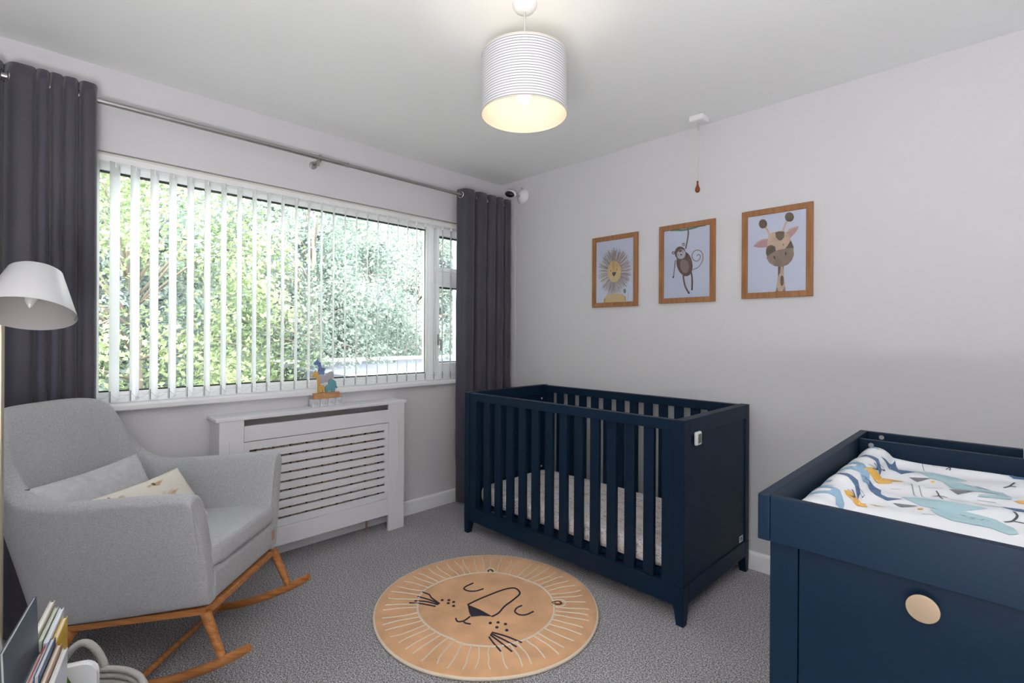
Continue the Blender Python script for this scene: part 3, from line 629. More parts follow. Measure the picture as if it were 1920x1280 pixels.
MAT=[('t',[(-.186,1.743),(-.148,1.776),(-.096,1.766),(-.074,1.734),(-.115,1.673),(-.143,1.683)]),
('t',[(-.117,1.67),(-.087,1.698),(-.035,1.683),(-.009,1.686),(.006,1.64),(.004,1.597),(-.02,1.584),(-.05,1.567),(-.048,1.587),(-.021,1.61),(-.013,1.647),(-.064,1.607),(-.099,1.614)]),
('t',[(-.178,1.453),(-.146,1.48),(-.101,1.478),(-.059,1.469),(-.031,1.47),(-.057,1.434),(-.096,1.4),(-.134,1.403)]),
('t',[(-.12,1.391),(-.077,1.422),(-.018,1.419),(.007,1.387),(.014,1.34),(.0,1.324),(-.026,1.343),(-.081,1.325),(-.102,1.343)]),
('g',[(-.186,1.672),(-.143,1.683),(-.167,1.644)]),
('g',[(-.102,1.596),(-.058,1.605),(-.084,1.56)]),
('g',[(-.183,1.394),(-.14,1.4),(-.165,1.367)]),
('g',[(-.079,1.398),(-.05,1.399),(-.023,1.404),(-.055,1.376)]),
('g',[(-.084,1.677),(-.054,1.697),(-.03,1.688),(-.053,1.676)]),
('b',[(-.26,1.762),(-.24,1.769),(-.234,1.815),(-.216,1.73),(-.176,1.723),(-.204,1.686),(-.231,1.724)]),
('b',[(-.261,1.493),(-.238,1.51),(-.219,1.489),(-.212,1.441),(-.198,1.427),(-.171,1.434),(-.195,1.404),(-.22,1.427),(-.241,1.467)]),
('b',[(-.012,1.521),(.02,1.544),(.037,1.539),(.037,1.523),(.012,1.508)]),
('b',[(-.01,1.864),(.012,1.89),(.016,1.837),(.037,1.83),(.037,1.814),(.009,1.809)]),
('y',[(-.263,1.532),(-.254,1.61),(-.218,1.63),(-.191,1.634),(-.215,1.585),(-.207,1.566),(-.229,1.536),(-.253,1.537)]),
('y',[(-.261,1.316),(-.255,1.347),(-.226,1.349),(-.216,1.31),(-.238,1.307),(-.252,1.296)]),
('y',[(-.222,1.353),(-.187,1.345),(-.206,1.34)]),
('y',[(-.274,1.923),(-.264,1.969),(-.226,1.915),(-.193,1.909),(-.224,1.847),(-.26,1.868)]),
('y',[(.008,1.592),(.033,1.636),(.032,1.594),(.016,1.585)]),
('y',[(.02,1.985),(.041,2.035),(.038,1.879),(.024,1.899)]),
('y',[(-.14,1.379),(-.13,1.389),(-.13,1.376),(-.137,1.367)]),
('y',[(-.143,1.659),(-.134,1.671),(-.134,1.652)]),
('l',[(-.112,2.007),(-.081,2.021),(-.026,2.005),(.012,1.94),(-.025,1.916),(-.095,1.894)]),
('st','k',.003,[(-.122,1.81),(-.113,1.837),(-.12,1.868)]),
('st','k',.003,[(-.113,1.837),(-.102,1.83)]),
('st','k',.003,[(-.113,1.837),(-.114,1.809)]),
('st','k',.003,[(-.125,1.525),(-.116,1.538),(-.123,1.568)]),
('st','k',.003,[(-.116,1.538),(-.1,1.53)]),
('st','k',.003,[(-.116,1.538),(-.107,1.51)]),
('st','k',.004,[(-.009,1.722),(.002,1.74),(.011,1.78)]),
('st','k',.004,[(.002,1.74),(.013,1.737)]),
('st','k',.004,[(-.006,1.417),(.006,1.434),(.013,1.467),(.008,1.496)]),
('st','k',.004,[(.006,1.434),(.022,1.436)]),
('st','k',.002,[(-.251,1.394),(-.238,1.404),(-.239,1.384),(-.249,1.395)]),
('st','k',.002,[(-.256,1.676),(-.24,1.687),(-.245,1.663),(-.254,1.674)]),
('st','g',.002,[(-.093,1.512),(-.077,1.509),(-.063,1.516)]),
('st','g',.002,[(-.051,1.543),(-.036,1.545),(-.02,1.55)]),
('st','b',.003,[(-.052,1.5),(-.039,1.501),(-.015,1.51)]),
('st','g',.002,[(-.126,1.323),(-.107,1.338)]),
('st','g',.0015,[(-.204,1.52),(-.188,1.533)]),
('st','g',.0015,[(-.144,1.582),(-.112,1.6)]),
('st','g',.0015,[(-.176,1.839),(-.165,1.783),(-.154,1.776)]),
('st','g',.0015,[(-.174,1.611),(-.158,1.51),(-.147,1.495)]),
('st','g',.0015,[(-.158,1.597),(-.144,1.511),(-.134,1.496)]),
('st','g',.0015,[(-.166,1.912),(-.152,1.825),(-.141,1.818)])]
BOLSTER=[('b',[(-.32,1.736),(-.295,1.753),(-.26,1.723),(-.243,1.659),(-.239,1.606),(-.259,1.682),(-.288,1.712)]),
('l',[(-.322,1.577),(-.305,1.61),(-.273,1.59),(-.25,1.541),(-.241,1.476),(-.249,1.451),(-.263,1.502),(-.285,1.504),(-.306,1.497),(-.311,1.509),(-.28,1.535),(-.278,1.556),(-.295,1.557)]),
('b',[(-.305,1.43),(-.279,1.444),(-.255,1.429),(-.243,1.389),(-.24,1.344),(-.254,1.393),(-.274,1.418)]),
('l',[(-.324,1.284),(-.301,1.315),(-.265,1.298),(-.247,1.252),(-.242,1.208),(-.254,1.209),(-.262,1.249),(-.274,1.25),(-.306,1.223),(-.308,1.24),(-.277,1.265),(-.277,1.285),(-.295,1.28)]),
('st','k',.004,[(-.325,1.308),(-.303,1.315),(-.282,1.323)]),
('st','k',.004,[(-.329,1.599),(-.305,1.609),(-.288,1.612)]),
('st','k',.003,[(-.249,1.314),(-.244,1.339),(-.254,1.363)]),
('st','k',.003,[(-.244,1.339),(-.259,1.344)]),
('st','k',.003,[(-.254,1.6),(-.248,1.635),(-.259,1.662)]),
('st','k',.003,[(-.248,1.635),(-.266,1.619)]),
('l',[(-.323,1.844),(-.3,1.863),(-.269,1.803),(-.298,1.809)]),
('l',[(-.32,1.377),(-.295,1.38),(-.298,1.361)]),
('g',[(-.322,1.734),(-.3,1.748),(-.303,1.731)]),
('st','k',.002,[(-.308,1.43),(-.283,1.437)]),
('st','g',.0015,[(-.312,1.462),(-.289,1.467)]),
('st','g',.0015,[(-.313,1.203),(-.278,1.196)])]
def inr(p): return MX0+0.004 < p[0] < MX1-0.004 and MY0+0.004 < p[1] < MY1-0.004
def clip(shapes, f): return [sh for sh in shapes if all(f(p) for p in sh[-1])]
PR = clip([tuple(list(q[:-1]) + [[(x, min(y, MY1-0.012+0.004*math.sin(60*x))) for x, y in q[-1]]]) for q in MAT], lambda p: inr(p))
PR += [tuple(list(q[:-1]) + [[(x+0.345, y-0.03) for x, y in q[-1]]]) for q in MAT if all(inr((x+0.345, y-0.03)) and x+0.345 > 0.075 for x, y in q[-1])]
PR += [tuple(list(q[:-1]) + [[(max(x, MX0+0.006), y) for x, y in q[-1]]]) for q in BOLSTER]
drape(cm, 'mat_print', PR, mat_h, MATM, 0.0010)['kind'] = 'stuff'
bt = thing('lotion_bottle', 'white bottle in the rear slot of the changing unit', 'bottle', (0.052, 1.935, 0.8565))
MB().lathe([(0.022, 0), (0.024, 0.004), (0.024, 0.095), (0.018, 0.105), (0.011, 0.110), (0.011, 0.114)], 24).build('bottle_body', M_plastic, bt, smooth=2)
MB().lathe([(0.013, 0.108), (0.013, 0.130), (0.010, 0.133)], 24).build('bottle_cap', M_white, bt, smooth=2)

# ---------------------------------------------------------------- lion rug
RUGC = (-1.6987, 1.5473); RR = 0.508
rug = thing('round_rug', 'round tan rug with a sleeping lion face on the carpet', 'rug', (RUGC[0], RUGC[1], 0))
M_rug = mat('tan_rug_pile', (0.72, 0.40, 0.20), 1.0, spec=0.1, sheen=0.3, bump=0.9, scale=260, var=0.13, vscale=9, detail=5)
M_rugc = mat('cream_rug_pile', (0.76, 0.66, 0.53), 1.0, spec=0.1, bump=0.8, scale=260)
M_rugd = mat('charcoal_rug_pile', (0.045, 0.042, 0.055), 1.0, spec=0.1, bump=0.8, scale=260)
M_rugb = mat('brown_rug_pile', (0.15, 0.06, 0.035), 1.0, spec=0.1, bump=0.8, scale=260)
g = MB(); rnd = random.Random(4); N = 128
def rr(a): return 1 + 0.006*math.sin(2*a+1) + 0.004*math.sin(5*a+2)
prof = [(0.0, 0.0145), (0.12, 0.0148), (0.24, 0.0146), (0.36, 0.0149), (0.44, 0.0147), (0.48, 0.0145), (0.495, 0.0138), (0.500, 0.012)]
vs = []
for r_, z in prof[1:]:
    for k in range(N): a = 2*math.pi*k/N; vs.append(Vector((r_*rr(a)*math.cos(a), r_*rr(a)*math.sin(a), z)))
vs.append(Vector((0, 0, 0.0147))); K = len(prof)-1
fs = [(k*N+i, (k+1)*N+i, (k+1)*N+(i+1) % N, k*N+(i+1) % N) for k in range(K-1) for i in range(N)] + [(len(vs)-1, i, (i+1) % N) for i in range(N)]
g.add(vs, fs); g.build('rug_pile', M_rug, rug, smooth=True)
g = MB()
vs = []
for r_, z in ((0.497, 0.0), (0.506, 0.002), (0.508, 0.008), (0.5045, 0.0125), (0.499, 0.0125)):
    for k in range(N): a = 2*math.pi*k/N; vs.append(Vector((r_*rr(a)*math.cos(a), r_*rr(a)*math.sin(a), z)))
g.add(vs, [(k*N+i, k*N+(i+1) % N, (k+1)*N+(i+1) % N, (k+1)*N+i) for k in range(4) for i in range(N)]); g.build('rug_edging', M_rugc, rug, smooth=True)
def ridge(g, pts, w_, z0=0.0135, h=0.0035):
    "a tufted line: low rounded ridge"
    r = stroke_pairs(pts, w_); vs = []
    for a, b in r:
        c = (a+b)/2
        vs += [Vector((a.x, a.y, z0)), Vector((*(a*0.75+b*0.25), z0+h)), Vector((*(a*0.25+b*0.75), z0+h)), Vector((b.x, b.y, z0))]
    n = len(r); fs = [(4*i+k, 4*i+4+k, 4*i+5+k, 4*i+1+k) for i in range(n-1) for k in range(3)] + [(0, 1, 2, 3), (4*n-1, 4*n-2, 4*n-3, 4*n-4)]
    g.add(vs, fs)
gc, gd, gb = MB(), MB(), MB(); ring = None
for sh in RUG:
    if sh[0] == 'ring': ring = sh[1]; ridge(gc, ring + ring[:1], 0.013)
    elif sh[0] == 'st': ridge({'c': gc, 'd': gd, 'b': gb}[sh[1]], sh[3], sh[2], h=0.0045 if sh[1] != 'c' else 0.0038)
    elif sh[0] == 'pd':
        for tri in fan(sh[1]): gd.add([Vector((x, y, 0.0172)) for x, y in tri], [(0, 1, 2)])
    elif sh[0] == 'dot':
        for x, y in sh[1]: gd.lathe([(0.008, 0.0135), (0.0065, 0.0175), (0.0001, 0.018)], 8, M=Matrix.Translation((x, y, 0)))
def ring_r(a):
    best = None
    for i in range(len(ring)):
        p, q = Vector(ring[i]), Vector(ring[(i+1) % len(ring)]); d = Vector((math.cos(a), math.sin(a))); e = q-p
        den = d.x*e.y - d.y*e.x
        if abs(den) < 1e-9: continue
        t = (p.x*e.y-p.y*e.x)/den; u = (p.x*d.y-p.y*d.x)/den
        if t > 0 and -0.001 <= u <= 1.001: best = t
    return best or 0.33
NR = 54
for k in range(NR):
    a = 2*math.pi*(k+rnd.uniform(-0.15, 0.15))/NR; r0 = ring_r(a)+0.002; r1 = 0.468*rr(a)*rnd.uniform(0.97, 1.01); pts = []
    bend = rnd.uniform(-0.05, 0.05)
    for j in range(5):
        t = j/4; aa = a + bend*math.sin(math.pi*t)*0.4 + rnd.uniform(-0.006, 0.006); r_ = r0+(r1-r0)*t; pts.append((r_*math.cos(aa), r_*math.sin(aa)))
    ridge(gc, pts, 0.0075)
gc.build('cream_lines', M_rugc, rug, smooth=True); gd.build('face_lines', M_rugd, rug, smooth=True); gb.build('ear_lines', M_rugb, rug, smooth=True)

# ---------------------------------------------------------------- framed animal prints
PC = {'yb': mat('ink_yellow', (0.62, 0.46, 0.20), 0.6), 'or': mat('ink_orange', (0.58, 0.33, 0.11), 0.6), 'dk': mat('ink_black', (0.03, 0.03, 0.035), 0.6), 'gn': mat('ink_green', (0.10, 0.24, 0.16), 0.6),
      'br': mat('ink_brown', (0.17, 0.115, 0.10), 0.6, var=0.2, vscale=30), 'gy': mat('ink_grey', (0.27, 0.22, 0.215), 0.6), 'wh': mat('ink_white', (0.50, 0.52, 0.58), 0.6), 'cr': mat('ink_cream', (0.58, 0.44, 0.34), 0.6, var=0.12, vscale=20),
      'bd': mat('ink_umber', (0.14, 0.105, 0.075), 0.6, var=0.25, vscale=30), 'bm': mat('ink_taupe', (0.27, 0.205, 0.16), 0.6, var=0.22, vscale=18), 'pk': mat('ink_pink', (0.50, 0.30, 0.32), 0.6), 'mv': mat('ink_mauve', (0.30, 0.21, 0.22), 0.6)}
M_picglass = glass_mat('picture_glass')
def picture(cx, cz, wd, ht, label, shapes, extra=None):
    root = thing('framed_print', label, 'picture', (cx, WY, cz), group='framed animal prints on the wall')
    fw = 0.030; hw_, hh = wd/2, ht/2
    def side(quad):
        g = MB(); vs = [Vector((x, y, z)) for y in (-0.018, -0.001) for x, z in quad]
        g.add(vs, [(0, 1, 2, 3), (7, 6, 5, 4)] + [(i, (i+1) % 4+0, (i+1) % 4+4, i+4) for i in range(4)])
        g.build('frame_side', M_frame, root, bevel=0.0015)
    side([(-hw_, -hh), (-hw_+fw, -hh+fw), (-hw_+fw, hh-fw), (-hw_, hh)]); side([(hw_, hh), (hw_-fw, hh-fw), (hw_-fw, -hh+fw), (hw_, -hh)])
    side([(-hw_, hh), (-hw_+fw, hh-fw), (hw_-fw, hh-fw), (hw_, hh)]); side([(hw_, -hh), (hw_-fw, -hh+fw), (-hw_+fw, -hh+fw), (-hw_, -hh)])
    MB().box(-hw_+fw-0.004, hw_-fw+0.004, -0.009, -0.006, -hh+fw-0.004, hh-fw+0.004).build('print_sheet', M_paper, root)
    keys = list(PC); g = MB(); lay = 0.0093
    if extra: lay = extra(g, keys, lay)
    cl = lambda p: (max(-hw_+fw, min(hw_-fw, p[0])), max(-hh+fw, min(hh-fw, p[1])))
    for sh in shapes:
        col = sh[1] if sh[0] == 'st' else sh[0]; g.mi = keys.index(col); lay += 0.00005
        polys = stroke_quads([cl(p) for p in sh[3]], sh[2]) if sh[0] == 'st' else [[cl(p) for p in sh[1]]]
        for po in polys: g.add([Vector((x, -lay, z)) for x, z in po], [tuple(range(len(po)))])
    g.build('artwork', [PC[k] for k in keys], root, fix=False)
    MB().box(-hw_+fw-0.004, hw_-fw+0.004, -0.0125, -0.0115, -hh+fw-0.004, hh-fw+0.004).build('picture_glass', M_picglass, root)
    return root
def mane(g, keys, lay):
    rnd = random.Random(8); cx, cz = LION[0][1][0][0]-0.027, sum(p[1] for p in LION[0][1])/len(LION[0][1])
    cx = sum(p[0] for p in LION[0][1])/len(LION[0][1])
    for k in range(420):
        a = rnd.uniform(0, 2*math.pi); r0 = rnd.uniform(0.85, 1.05); r1 = rnd.uniform(1.75, 2.2)
        rx, rz = 0.060, 0.081; da = rnd.uniform(-0.05, 0.05); g.mi = keys.index('mv' if rnd.random() < 0.7 else ('gy' if rnd.random() < 0.5 else 'cr'))
        p = [(cx+rx*r0*0.86*math.cos(a), cz+rz*r0*math.sin(a)*0.9), (cx+rx*r1*math.cos(a+da), cz+rz*r1*math.sin(a+da)*0.9)]
        for q in stroke_quads(p, 0.0017): g.add([Vector((x, -lay, z)) for x, z in q], [(0, 1, 2, 3)])
        lay += 0.000002
    for sx in (-1,):
        g.mi = keys.index('gy')
        for q in stroke_quads([(0.098, -0.205), (0.105, -0.16), (0.103, -0.14)], 0.002): g.add([Vector((x, -lay, z)) for x, z in q], [(0, 1, 2, 3)])
    return lay
picture(-1.850, 1.674, 0.350, 0.472, 'oak framed print of a shaggy lion face, nearest the curtain', LION, mane)
picture(-1.353, 1.680, 0.345, 0.470, 'oak framed print of a monkey hanging by one arm', MONKEY)
picture(-0.863, 1.686, 0.342, 0.470, 'oak framed print of a giraffe head with pink ears', GIRAFFE)

# ---------------------------------------------------------------- rocking chair
CO = LD(-1.40, 1.97)
chair = thing('rocking_chair', 'grey upholstered rocking chair on oak rockers beneath the window', 'rocking chair', CO, YAW)
half = [(.352, .250, .308, .340, .322, .675, .060, -90), (.356, .252, .306, .346, .330, .697, .070, -90), (.345, .256, .304, .334, .337, .712, .078, -90), (.300, .258, .298, .285, .339, .714, .080, -90),
        (.15, .262, .275, .13, .342, .703, .078, -90), (-.05, .262, .245, -.08, .342, .683, .078, -88), (-.18, .25, .224, -.20, .336, .680, .080, -80),
        (-.265, .225, .212, -.295, .324, .722, .085, -65), (-.305, .19, .205, -.362, .300, .825, .09, -48), (-.325, .15, .203, -.408, .268, .920, .09, -32),
        (-.335, .10, .202, -.438, .212, .966, .09, -14), (-.338, .035, .2, -.452, .10, .984, .09, -4)]
def sect(st, sy):
    xb, yb, zb, xt, yt, zt, t, an = st; n = Vector((math.cos(R(an)), math.sin(R(an))*sy, 0))
    if sy < 0 and zt > .8: yt *= 1.14; zt = min(zt+.02, .985)
    b = Vector((xb, yb*sy, zb)); p = Vector((xt, yt*sy, zt)); d = p-b
    q = lambda f, i, dz=0.0: b + d*f + n*i + Vector((0, 0, dz))
    zi = 0.40
    return [q(0, 0.012, -0.002), q(0, 0, 0.012), q(0.10, 0), q(0.5, 0.0), q(0.90, 0), q(1, 0.002, -0.022), q(1, t*0.26, -0.002), q(1, t*0.74, -0.002), q(1, t, -0.026), q(0.86, t*1.02), q(0.5, t*1.05), q(0.12, t*1.1), q(0.0, t*0.9, 0.0)]
secs = [sect(s, 1) for s in half] + [sect(s, -1) for s in reversed(half)]
g = MB(); n = len(secs[0]); vs = [p for s in secs for p in s]; K = len(secs)
fs = [(k*n+i, k*n+(i+1) % n, (k+1)*n+(i+1) % n, (k+1)*n+i) for k in range(K-1) for i in range(n)]
for base in (0, (K-1)*n):                      # arm fronts: inset cap
    c = sum((vs[base+i] for i in range(n)), Vector())/n; k0 = len(vs)
    for i in range(n): vs.append(vs[base+i]*0.62 + c*0.38 + Vector((0.010, 0, 0)))
    fs += [(base+i, base+(i+1) % n, k0+(i+1) % n, k0+i) for i in range(n)]
    k1 = len(vs); vs.append(c+Vector((0.011, 0, 0))); fs += [(k1, k0+(i+1) % n, k0+i) for i in range(n)]
g.add(vs, fs); g.build('upholstered_shell', M_chair, chair, smooth=True, subsurf=2)
g = MB(); g.prism([(.352, .308), (.360, .33), (.360, .415), (.345, .425), (-.22, .40), (-.27, .22)], -.222, .222, lambda u, v, w_: Vector((u, w_, v))); g.build('seat_base', M_chair, chair, bevel=0.012, smooth=2, segs=4)
Ms = Matrix.Translation((.085, 0, .400)) @ Matrix.Rotation(R(-4.5), 4, 'Y')
slab('seat_cushion', M_chair, chair, .285, .252, .082, p=9, wr=.001, M=Ms)
def beam(nm, a, b, w_, h, m_=M_oak, p=chair):
    a, b = Vector(a), Vector(b); t = (b-a).normalized(); s = t.cross(Vector((0, 0, 1))).normalized(); u = s.cross(t)
    return MB().add([q + s*i*w_/2 + u*j*h/2 for q in (a, b) for i, j in ((-1, -1), (1, -1), (1, 1), (-1, 1))], [(0, 1, 2, 3), (7, 6, 5, 4)] + [(i, (i+1) % 4, (i+1) % 4+4, i+4) for i in range(4)]).build(nm, m_, p, bevel=.003)
for sy in (-1, 1):
    beam('frame_rail', (.350, sy*.236, .290), (-.262, sy*.212, .196), .035, .022)
    g = MB(); g.tube([(.345, sy*.246, .285), (.375, sy*.249, .21), (.410, sy*.252, .125)], [.0175, .016, .013], 16); g.build('leg', M_oak, chair, smooth=2)
    g = MB(); g.tube([(-.13, sy*.232, .205), (-.165, sy*.245, .13), (-.20, sy*.252, .045)], [.0175, .016, .013], 16); g.build('leg', M_oak, chair, smooth=2)
    pts = [(-.56 + 1.06*k/24, sy*.252, .0185 + (-.56 + 1.06*k/24 + .02)**2*.55) for k in range(25)]
    g = MB(); g.tube(pts, [.012] + [.0165]*23 + [.014], 14); g.build('rocker', M_oak, chair, smooth=2)
for x, z in ((.345, .287), (-.262, .198)): beam('frame_rail', (x, -.226, z), (x, .226, z), .03, .022)
for x in (.105, -.36): g = MB(); g.tube([(x, -.252, .0185+(x+.02)**2*.55+.012), (x, .252, .0185+(x+.02)**2*.55+.012)], .0115, 14); g.build('stretcher', M_oak, chair, smooth=2)
g = MB(); g.box(.3615, .3640, .196, .216, .350, .392); g.build('leather_tag', mat('rose_tan_leather', (.42, .24, .18), .5), chair, bevel=.004)

def pillow(name, label, m_, sx, sy, T, M, group=None, tagm=None):
    root = thing(name, label, 'cushion', (0, 0, 0), group=group); root.matrix_world = M
    g = MB(); n = 26
    def f(sgn):
        def h(a, b):
            x, y = a*2-1, b*2-1; e = max(0, (1-x**4)*(1-y**4))
            px = sx*x*(1-.07*(1-y*y)) ; py = sy*y*(1-.07*(1-x*x)); z = sgn*T*e**.5*(1-.12*(x*x+y*y)) + .0025*math.sin(9*x+4*y)*e
            return Vector((px, py, z))
        return h
    g.grid(n, n, f(1)); g.grid(n, n, f(-1)); o = g.build('cushion_cover', m_, root, smooth=True)
    o.data.validate(); bm = bmesh.new(); bm.from_mesh(o.data); bmesh.ops.remove_doubles(bm, verts=bm.verts, dist=.0004); bmesh.ops.recalc_face_normals(bm, faces=bm.faces); bm.to_mesh(o.data); bm.free()
    return root
CM = Matrix.Translation(CO) @ Matrix.Rotation(YAW, 4, 'Z')
# local frame of a cushion: x = along its width, y = up its height, z = its face
def face(px, py, pz, wdir, updir):
    w_ = Vector(wdir).normalized(); u = Vector(updir); u = (u - w_*u.dot(w_)).normalized(); n_ = w_.cross(u)
    return CM @ Matrix(((w_.x, u.x, n_.x, px), (w_.y, u.y, n_.y, py), (w_.z, u.z, n_.z, pz), (0, 0, 0, 1)))
p1 = pillow('scatter_cushion', 'plain pale grey lumbar cushion with a tan tag on the chair', M_pillow, .235, .135, .050, face(-.175, -.045, .600, (.06, 1, .03), (-.45, 0, .9)), 'cushions on the rocking chair')
g = MB(); g.box(-.240, -.212, .030, .090, -.004, .012); g.build('leather_tag', M_tan, p1, bevel=.002)
def deer_mat():
    m = mat('cream_woodland_print', (.74, .70, .62), .85, bump=.15, scale=300); nt = m.node_tree; L = nt.links; b = nt.nodes['Principled BSDF']
    tc = nt.nodes.new('ShaderNodeTexCoord'); mp = nt.nodes.new('ShaderNodeMapping'); mp.inputs['Scale'].default_value = (9, 26, 9); mp.inputs['Rotation'].default_value = (0, 0, .5)
    n = nt.nodes.new('ShaderNodeTexNoise'); n.inputs['Scale'].default_value = 1.3; n.inputs['Detail'].default_value = 3
    r = nt.nodes.new('ShaderNodeValToRGB'); e = r.color_ramp.elements; e[0].position = .60; e[0].color = (.74, .70, .62, 1); e[1].position = .70; e[1].color = (.50, .33, .17, 1)
    v = nt.nodes.new('ShaderNodeTexVoronoi'); v.inputs['Scale'].default_value = 17
    r2 = nt.nodes.new('ShaderNodeValToRGB'); e = r2.color_ramp.elements; e[0].position = .12; e[0].color = (.22, .22, .25, 1); e[1].position = .16; e[1].color = (1, 1, 1, 1)
    mx = nt.nodes.new('ShaderNodeMix'); mx.data_type = 'RGBA'; mx.blend_type = 'MULTIPLY'; mx.inputs[0].default_value = 1
    L.new(tc.outputs['Object'], mp.inputs[0]); L.new(mp.outputs[0], n.inputs['Vector']); L.new(n.outputs['Fac'], r.inputs[0]); L.new(tc.outputs['Object'], v.inputs['Vector']); L.new(v.outputs['Distance'], r2.inputs[0])
    L.new(r.outputs[0], mx.inputs[6]); L.new(r2.outputs[0], mx.inputs[7]); L.new(mx.outputs[2], b.inputs['Base Color']); return m
pillow('scatter_cushion', 'cream cushion with small brown woodland prints leaning on the grey cushion', deer_mat(), .205, .125, .042, face(.025, -.045, .570, (.10, 1, .02), (-.60, 0, .8)), 'cushions on the rocking chair')

# ---------------------------------------------------------------- pendant light, ceiling fittings
PX, PY = -1.269, 1.328
pd = thing('pendant_light', 'white drum pendant lampshade with thin grey stripes, lit', 'ceiling light', (PX, PY, ZC))
MB().lathe([(.001, -.030), (.012, -.030), (.034, -.024), (.044, -.010), (.046, 0)], 32).build('ceiling_rose', M_plastic, pd, smooth=2)
MB().tube([(0, 0, -.028), (0, 0, -.27)], .0035, 8).build('flex', M_plastic, pd, smooth=True)
def shade_mat():
    m = mat('striped_shade', (.70, .70, .73), .8, trans=.10); nt = m.node_tree; L = nt.links
    tc = nt.nodes.new('ShaderNodeTexCoord'); sp = nt.nodes.new('ShaderNodeSeparateXYZ'); mu = nt.nodes.new('ShaderNodeMath'); mu.operation = 'MULTIPLY'; mu.inputs[1].default_value = 1/.0091
    fr = nt.nodes.new('ShaderNodeMath'); fr.operation = 'FRACT'; r = nt.nodes.new('ShaderNodeValToRGB'); r.color_ramp.interpolation = 'LINEAR'
    e = r.color_ramp.elements; e[0].position = 0; e[0].color = (.70, .70, .725, 1); e[1].position = 1; e[1].color = (.70, .70, .725, 1)
    for p, c in ((.36, .70), (.43, .09), (.56, .09), (.63, .70)): q = e.new(p); q.color = (c, c, c*1.06, 1)
    L.new(tc.outputs['Object'], sp.inputs[0]); L.new(sp.outputs['Z'], mu.inputs[0]); L.new(mu.outputs[0], fr.inputs[0]); L.new(fr.outputs[0], r.inputs[0])
    L.new(r.outputs[0], nt.nodes['Principled BSDF'].inputs['Base Color']); L.new(r.outputs[0], nt.nodes['Translucent BSDF'].inputs['Color']); return m
M_shade = shade_mat(); M_shade_in = mat('shade_lining', (.60, .56, .49), .7, trans=.30)
SZ0, SZ1, SR = 2.058-ZC, 2.270-ZC, .157
MB().lathe([(SR, SZ0), (SR, SZ1)], 72, cap=False).build('lamp_shade', M_shade, pd, smooth=True, fix=False)
MB().lathe([(SR-.0012, SZ0), (SR-.0012, SZ1)], 72, cap=False).build('shade_lining', M_shade_in, pd, smooth=True, fix=False)
M_ringw = mat('shade_ring', (.62, .57, .48), .6)
for z in (SZ0, SZ1): MB().tube([(SR*math.cos(t*math.pi/30), SR*math.sin(t*math.pi/30), z) for t in range(60)], .0022, 6, closed=True).build('shade_ring', M_ringw, pd, smooth=True)
g = MB()
for k in range(3): a = 2*math.pi*k/3; g.tube([(.02*math.cos(a), .02*math.sin(a), SZ1-.02), (SR*math.cos(a), SR*math.sin(a), SZ1-.002)], .0015, 6)
g.lathe([(.020, SZ1-.06), (.020, SZ1-.01), (.012, SZ1)], 20); g.build('shade_carrier', M_plastic, pd, smooth=2)
g = MB(); g.lathe([(.012, SZ1-.06), (.014, SZ1-.075), (.026, SZ1-.105), (.030, SZ1-.13), (.026, SZ1-.152), (.014, SZ1-.166), (.001, SZ1-.169)], 24)
g.build('bulb', mat('lit_bulb', (1, 1, 1), .5, emit=(1, .86, .66), estr=24), pd, smooth=True)
pl = light('pendant_bulb_light', 'POINT', (PX, PY, ZC+SZ1-.130), 2.2, (1, .84, .66), .034)

pc = thing('pull_cord_switch', 'white ceiling pull cord with a brown wooden acorn', 'pull cord', (-1.226, 2.685, ZC))
MB().box(-.042, .042, -.042, .042, -.034, 0).build('switch_box', M_plastic, pc, bevel=.012, segs=3)
MB().tube([(0, 0, -.03), (.002, 0, -.12), (-.004, 0, -.36)], .0013, 6).build('cord', M_cream, pc, smooth=True)
MB().tube([(-.006, 0, -.03), (-.006, 0, -.07)], .0013, 6).build('cord', M_cream, pc, smooth=True)
MB().lathe([(.001, -.083), (.006, -.079), (.006, -.071), (.001, -.067)], 8).build('cord_knot', M_cream, pc, smooth=True)
MB().lathe([(.001, -.357), (.0045, -.358), (.006, -.366), (.0045, -.372), (.007, -.385), (.0135, -.402), (.0135, -.412), (.008, -.421), (.001, -.423)], 18, M=Matrix.Translation((-.004, 0, 0))).build('acorn', mat('red_brown_varnish', (.22, .045, .012), .25), pc, smooth=True)

bc = thing('baby_camera', 'white and black baby monitor camera high in the corner', 'camera', (-2.700, WY, 2.330))
Mb = Matrix.Rotation(R(90), 4, 'X')
MB().lathe([(.058, 0), (.058, .006), (.052, .014), (.030, .028), (.012, .036), (.001, .037)], 32, M=Mb).build('mount_base', M_plastic, bc, smooth=2)
g = MB(); g.tube([(0, -.030, 0), (-.02, -.06, .004)], .009, 12); g.box(-.006, .006, -.012, -.004, .055, .070); g.build('mount_arm', M_greyplastic, bc, smooth=2)
Mc = Matrix.Translation((-.040, -.095, .012)) @ Matrix.Rotation(R(25), 4, 'Z') @ Matrix.Rotation(R(12), 4, 'Y')
ell = lambda a, b, c: Matrix.Diagonal((a, b, c, 1))
sph = [(.001, -1), (.38, -.92), (.71, -.71), (.92, -.38), (1, 0), (.92, .38), (.71, .71), (.38, .92), (.001, 1)]
MB().lathe(sph, 24, M=Mc @ ell(.046, .030, .029)).build('camera_body', M_plastic, bc, smooth=True)
MB().lathe(sph, 24, M=Mc @ Matrix.Translation((-.003, -.009, -.006)) @ ell(.042, .027, .025)).build('camera_lens', M_black, bc, smooth=True)
